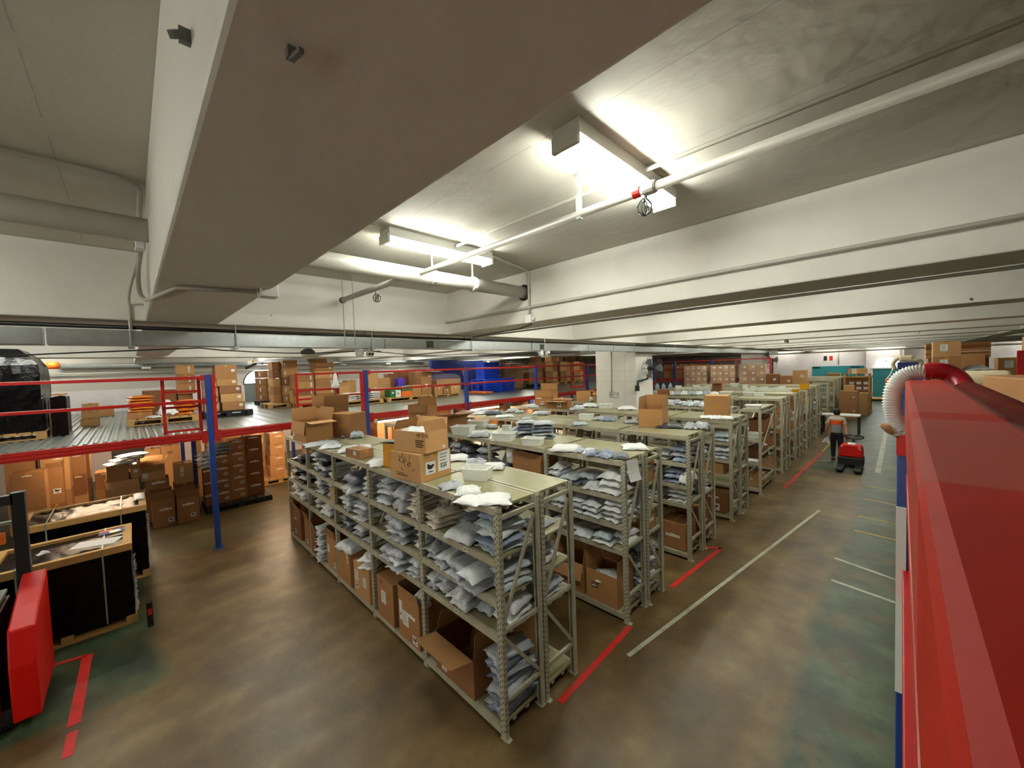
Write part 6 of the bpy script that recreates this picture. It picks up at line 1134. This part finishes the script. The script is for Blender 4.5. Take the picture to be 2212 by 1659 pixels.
# ------------------------------------------------------------------ things at the end of the gallery rail
yh = -.685
def spl(ps, n=8):
    out = []; P = [Vector(p) for p in ps]; P = [P[0]*2-P[1]]+P+[P[-1]*2-P[-2]]
    for i in range(1, len(P)-2):
        for k in range(n):
            t_ = k/n; a, b, c, d = P[i-1:i+3]; out.append(.5*((2*b)+(c-a)*t_+(2*a-5*b+4*c-d)*t_*t_+(3*b-a-3*c+d)*t_**3))
    out.append(P[-2]); return out
t = thing('ribbed_hose', 'white ribbed hose with a red sleeve looped over the rail end', 'hose', (0, 0, 0))
hp = spl([(2.452, yh, 3.152), (2.425, yh, 3.154), (2.402, yh, 3.144), (2.386, yh, 3.118), (2.380, yh, 3.08), (2.383, yh, 3.045), (2.392, yh, 3.015), (2.40, yh, 2.99)], 16)
MB().tube(hp, .02, 'white', 14, True, [.0165+.0035*(1 if i % 3 == 0 else 0) for i in range(len(hp))]).build('hose_ribs', t, smooth=True)
rp = spl([(2.440, yh, 3.154), (2.465, yh, 3.156), (2.49, yh, 3.142), (2.505, yh-.04, 3.11), (2.51, yh-.12, 3.06)], 10)
MB().tube(rp, .021, 'redsleeve', 14).build('sleeve', t, smooth=True)
MB().tube([(2.40, yh, 2.995), (2.375, yh, 3.005), (2.36, yh, 3.012)], .012, 'card2', 10, True, [.018, .014, .006]).build('strap_end', t, smooth=True)
t = thing('padded_tube', 'dark red-brown padded tube lying along the inside of the rail', 'tube', (0, 0, 0))
mat('sleevebrown', '#5c1808', .85, spec=.08, bump=.2, bscale=30); MB().tube([(2.505, -.76, 3.11), (2.51, -1.2, 3.105), (2.54, -1.75, 3.07), (2.58, -2.3, 3.06)], .024, 'sleevebrown', 14).build('tube_cover', t, smooth=True)
MB().tube([(2.56, -2.1, 3.02), (2.56, -2.1, 2.21)], .012, 'black', 8).build('stand', t); MB().tube([(2.507, -.9, 3.09), (2.507, -.9, 2.21)], .008, 'black', 8).build('stand', t)
carton('blurred brown carton right beside the gallery rail', 2.86, -.55, 2.212, .50, .5, .92, .2, 'closed', 'card2')
t = thing('foam_roll', 'cream foam roll lying across a stand behind the rail end', 'foam roll', (2.52, .12, 3.085)); MB().lathe([(.02, -.01), (.044, 0), (.046, .02), (.046, .14), (.042, .155), (.02, .162)], (0, 0, 0), 'foam', 20, 'x').build('foam_body', t, smooth=True); MB().tube([(.08, .0, -.04), (.08, 0, -.875)], .012, 'black', 8).build('stand', t)
t = thing('hose_clamp', 'pale pink strap and clip wrapped round the blue post top', 'strap', (0, 0, 0))
MB().tube(spl([(2.375, .35, 3.135), (2.37, .35, 3.16), (2.385, .35, 3.183), (2.41, .35, 3.176), (2.44, .35, 3.175), (2.458, .36, 3.168), (2.452, .36, 3.14)], 8), .008, 'foam', 8).build('strap_band', t, smooth=True); MB().box(2.39, 2.435, .34, .36, 3.172, 3.196, 'foam').build('clip', t, bevel=.006)
MB().tube([(2.376, .345, 3.15), (2.362, .345, 3.11), (2.35, .345, 3.09)], .0025, 'white', 6).build('string', t); MB().box(2.345, 2.362, .343, .349, 3.05, 3.092, 'orange').build('orange_tag', t, bevel=.002)

# ------------------------------------------------------------------ fans and the column sign
def fan(label, x, y, z, rz, r=.33):
    t = thing('wall_fan', label, 'fan', (x, y, z), rz)
    mo = MB().lathe([(.05, .0), (.08, .04), (.08, .16), (.05, .2)], (0, 0, 0), 'black', 16, 'y').build('motor', t, smooth=True)
    b = MB()
    for k in range(9):
        rr = r*(k+1)/9; b.tube([(rr*cos(2*pi*i/28), -.1+.05*(rr/r)**2, rr*sin(2*pi*i/28)) for i in range(29)], .004, 'black', 4, False)
    for k in range(12): b.tube([(r*s_*cos(2*pi*k/12), -.1+.05*s_*s_, r*s_*sin(2*pi*k/12)) for s_ in (0.05, .4, .7, 1)]+[(r*.7*cos(2*pi*k/12), .04, r*.7*sin(2*pi*k/12)), (.08*cos(2*pi*k/12), .06, .08*sin(2*pi*k/12))], .004, 'black', 4, False)
    b.build('cage', t)
    for k in range(3):
        a = 2*pi*k/3; vs = [(.05*cos(a-.3), -.03, .05*sin(a-.3)), (.85*r*cos(a-.35), -.06, .85*r*sin(a-.35)), (.9*r*cos(a), -.045, .9*r*sin(a)), (.85*r*cos(a+.4), -.02, .85*r*sin(a+.4)), (.05*cos(a+.4), -.01, .05*sin(a+.4))]
        MB().add(vs+[(p[0], p[1]+.006, p[2]) for p in vs], [(0, 1, 2, 3, 4), (9, 8, 7, 6, 5)]+[(i, (i+1) % 5, 5+(i+1) % 5, 5+i) for i in range(5)], 'grey').build('blade', mo)
    return t
f_ = fan('black wall fan on the right side of the column', -2.55, 8.35, 3.06, R_(50)); MB().tube([(.0, .15, -.02), (-.05, .22, -.3), (-.28, .12, -.34), (-.42, -.02, -.34), (-.47, -.06, -.52)], .03, 'black', 8).build('bracket_arm', f_, smooth=True); MB().box(-.53, -.42, -.1, -.02, -.62, -.46, 'black').build('bracket_foot', f_, bevel=.01)
f_ = fan('grey pedestal fan above the far boxes', -2.45, 21.9, 3.15, R_(-35), .55); MB().tube([(0, .1, -.05), (0, .12, -3.15)], .03, 'black', 8).build('pole', f_)
t = thing('no_smoking_sign', 'small no-smoking notice on the face of the column', 'sign', (-3.57, 7.994, 2.31))
MB().box(-.15, .15, 0, .006, -.08, .08, 'paper').build('sign_plate', t); MB().box(-.15, .15, -.001, 0, .07, .08, 'ink').box(-.15, .15, -.001, 0, -.08, -.07, 'ink').box(-.15, -.14, -.001, 0, -.08, .08, 'ink').box(.14, .15, -.001, 0, -.08, .08, 'ink').build('sign_border', t)
MB().tube([(-.085+.042*cos(2*pi*i/20), -.001, .042*sin(2*pi*i/20)) for i in range(21)], .006, 'ink', 6, False).bar((-.115, -.001, .03), (-.055, -.001, -.03), .004, .008, 'ink').build('no_smoking_symbol', t)
text('禁止吸烟', .045, 'ink', t, (-.03, -.001, .005), (pi/2, 0, 0)); text('NO SMOKING', .026, 'ink', t, (-.03, -.001, -.04), (pi/2, 0, 0))

# ------------------------------------------------------------------ person with the red pallet truck
def skin(name, verts, edges, radii, m, parent=None, sub=2, root=0):
    me = bpy.data.meshes.new(name); me.from_pydata(verts, edges, []); o = bpy.data.objects.new(name, me); C.objects.link(o); me.materials.append(M[m])
    md = o.modifiers.new('skin', 'SKIN'); md.use_smooth_shade = True
    for v, r in zip(me.skin_vertices[0].data, radii): v.radius = r if isinstance(r, tuple) else (r, r); v.use_root = False
    me.skin_vertices[0].data[root].use_root = True
    s = o.modifiers.new('sub', 'SUBSURF'); s.levels = sub; s.render_levels = sub
    if parent: o.parent = parent
    return o
PX, PYY = 1.0, 13.25
p = thing('person', 'person seen from behind, grey shirt with orange band, holding papers', 'person', (PX, PYY, 0))
V = [(0, 0, .84), (0, .0, 1.0), (0, 0.0, 1.2), (0, .01, 1.33), (0, .02, 1.41), (0, .03, 1.5),   # 0-5 pelvis..head
     (-.15, 0, 1.30), (-.22, -.02, 1.06), (-.27, .06, .84), (-.275, .09, .76),                      # 6-9 left arm
     (.15, 0, 1.30), (.22, -.05, 1.06), (.25, -.14, .86), (.26, -.18, .79),                          # 10-13 right arm
     (-.08, 0, .80), (-.09, .06, .45), (-.085, -.02, .08), (-.085, .10, .035),                       # 14-17 left leg
     (.08, 0, .80), (.10, -.03, .45), (.10, -.16, .10), (.10, -.06, .035)]                           # 18-21 right leg
E_ = [(0, 1), (1, 2), (2, 3), (3, 4), (4, 5), (3, 6), (6, 7), (7, 8), (8, 9), (3, 10), (10, 11), (11, 12), (12, 13), (0, 14), (14, 15), (15, 16), (16, 17), (0, 18), (18, 19), (19, 20), (20, 21)]
RR = [(.118, .085), (.11, .082), (.145, .10), (.12, .085), .048, (.072, .088), .056, .042, .03, .026, .056, .042, .03, .026, .078, .055, .038, .034, .078, .055, .038, .034]
skin('body', V, E_, RR, 'skin', p)
# shirt: torso and upper sleeves, a bright band across the shoulder blades
def shirtmat():
    m = mat('shirt', '#8b8f92', .85, var=.05, bump=.2, bscale=20); nt = m.node_tree; N = nt.nodes; L = nt.links; b = N['Principled BSDF']; src = b.inputs['Base Color'].links[0].from_socket
    tc = N.new('ShaderNodeTexCoord'); sp = N.new('ShaderNodeSeparateXYZ'); L.new(tc.outputs['Object'], sp.inputs[0])
    def band(lo, hi, col, src):
        a = N.new('ShaderNodeMath'); a.operation = 'GREATER_THAN'; a.inputs[1].default_value = lo; L.new(sp.outputs['Z'], a.inputs[0])
        c = N.new('ShaderNodeMath'); c.operation = 'LESS_THAN'; c.inputs[1].default_value = hi; L.new(sp.outputs['Z'], c.inputs[0])
        d = N.new('ShaderNodeMath'); d.operation = 'MULTIPLY'; L.new(a.outputs[0], d.inputs[0]); L.new(c.outputs[0], d.inputs[1])
        x = N.new('ShaderNodeMath'); x.operation = 'ABSOLUTE'; L.new(sp.outputs['X'], x.inputs[0]); y = N.new('ShaderNodeMath'); y.operation = 'LESS_THAN'; y.inputs[1].default_value = .165; L.new(x.outputs[0], y.inputs[0])
        if col == '#f2601a': e = N.new('ShaderNodeMath'); e.operation = 'MULTIPLY'; L.new(d.outputs[0], e.inputs[0]); L.new(y.outputs[0], e.inputs[1]); d = e
        mx = N.new('ShaderNodeMixRGB'); mx.inputs['Color2'].default_value = lin(col); L.new(d.outputs[0], mx.inputs['Fac']); L.new(src, mx.inputs['Color1']); return mx.outputs['Color']
    src = band(1.13, 2, '#b3b1a4', src); src = band(1.13, 1.27, '#f2601a', src); L.new(src, b.inputs['Base Color'])
shirtmat()
skin('shirt', [(0, 0, .76), (0, 0, 1.0), (0, 0, 1.2), (0, .01, 1.33), (0, .02, 1.385), (-.15, 0, 1.30), (-.205, -.015, 1.12), (.15, 0, 1.30), (.205, -.035, 1.12)], [(0, 1), (1, 2), (2, 3), (3, 4), (3, 5), (5, 6), (3, 7), (7, 8)], [(.155, .115), (.14, .105), (.158, .112), (.134, .098), .06, .07, .064, .07, .064], 'shirt', p)
skin('trousers', [(0, 0, .95), (0, 0, .82), (-.08, 0, .74), (-.09, .06, .45), (-.085, -.02, .10), (.08, 0, .74), (.10, -.03, .45), (.10, -.15, .12)], [(0, 1), (1, 2), (2, 3), (3, 4), (1, 5), (5, 6), (6, 7)], [(.15, .112), (.15, .112), .092, .07, .055, .092, .07, .055], 'trousers', p)
MB().lathe([(.0, .115), (.045, .108), (.075, .08), (.09, .03), (.088, -.02), (.075, -.065), (.05, -.085)], (0, .022, 1.505), 'hair', 18).build('hair', p, smooth=True)
for s in (-1, 1): MB().lathe([(.004, -.012), (.022, -.008), (.026, 0), (.022, .008), (.004, .012)], (s*.088, .035, 1.49), 'skin', 10, 'x').build('ear', p, smooth=True)
for s, base in ((-1, Vector((-.275, .09, .76))), (1, Vector((.26, -.18, .79)))):
    vs = [base, base+Vector((0, .005, -.05))]; ed = [(0, 1)]; rd = [(.026, .018), (.03, .016)]
    for k in range(4):
        b0_ = base+Vector(((k-1.5)*.017, .008, -.075)); i = len(vs); ln = (.034, .042, .04, .03)[k]
        vs += [b0_, b0_+Vector((0, .012, -ln*.6)), b0_+Vector((0, .03, -ln))]; ed += [(1, i), (i, i+1), (i+1, i+2)]; rd += [.009, .0085, .0075]
    i = len(vs); vs += [base+Vector((-s*.03, .015, -.03)), base+Vector((-s*.036, .03, -.06))]; ed += [(0, i), (i, i+1)]; rd += [.01, .009]
    skin('hand', [tuple(v) for v in vs], ed, rd, 'skin', p, 1)
for s, y0 in ((-.085, .03), (.10, -.12)): MB().prism([(-.10, 0), (.16, 0), (.165, .03), (.10, .06), (.02, .09), (-.09, .09)], 'x', s-.045, s+.045, 'black').build('shoe', p, bevel=.012, loc=(0, y0, 0.0))
t = thing('paper_sheet', 'two white paper sheets held in the left hand of the person', 'paper', (PX-.275, PYY+.11, .70))
MB().add([(.02, 0, .03), (-.10, -.03, -.16), (-.03, -.05, -.19), (.05, -.01, 0)], [(0, 1, 2, 3)], 'paper').build('sheet', t); MB().add([(.02, .02, .02), (.0, 0, -.16), (.11, 0, -.22), (.06, .02, -.0)], [(0, 1, 2, 3)], 'paper').build('sheet', t)
# red electric pallet truck
t = thing('electric_pallet_truck', 'red electric pallet truck with black base on the truck lane', 'pallet truck', (1.37, 12.72, 0))
MB().prism([(-.27, .30), (.27, .30), (.265, .50), (.235, .62), (.10, .655), (-.06, .66), (-.20, .645), (-.25, .56)], 'y', -.22, .2, 'machine_red').build('hood', t, bevel=.03)
MB().box(-.285, .285, -.26, .26, .06, .30, 'black').build('base', t, bevel=.02); MB().box(-.07, .10, -.2, .1, .66, .675, 'paper').build('display_panel', t, bevel=.003)
for xx, zz in ((-.19, .60), (.19, .585), (.21, .54)): MB().box(xx-.03, xx+.03, -.223, -.218, zz-.01, zz+.012, 'paper').build('white_patch', t)  # small white patches on the hood
ti = MB().tube([(.05, .15, .62), (.03, .22, .78), (.02, .2, .84)], .03, 'black', 10).build('tiller', t)
b = MB(); b.tube([(.05+.21*cos(2*pi*i/24), .2, .83+.055*sin(2*pi*i/24)) for i in range(25)], .022, 'black', 8, False); b.build('tiller_loop', ti, smooth=True)
MB().box(.0, .09, .165, .235, .77, .92, 'grey').build('control_head', ti, bevel=.012)
for s in (-1, 1): MB().box(s*.19-.08, s*.19+.08, -1.0, -.26, .05, .10, 'black').build('fork', t, bevel=.008); MB().lathe([(.05, -.04), (.05, .04)], (s*.19, -.85, .052), 'rubber', 12, 'x').build('wheel', t)
MB().lathe([(.06, -.05), (.06, .05)], (0, .1, .062), 'rubber', 14, 'x').build('wheel', t)

# the mailers of which only slivers show between the others
b = MB()
for me, T in LOOSE_BAGS:
    for m_ in me.materials: k_ = m_.name
    b.add([T @ v.co for v in me.vertices], [tuple(p_.vertices) for p_ in me.polygons], k_)
o = b.build('mailer_bag_remainder', smooth=True); tag(o, 'remaining mailers of which only slivers show among the stacked ones', 'mailer bags'); o['kind'] = 'stuff'
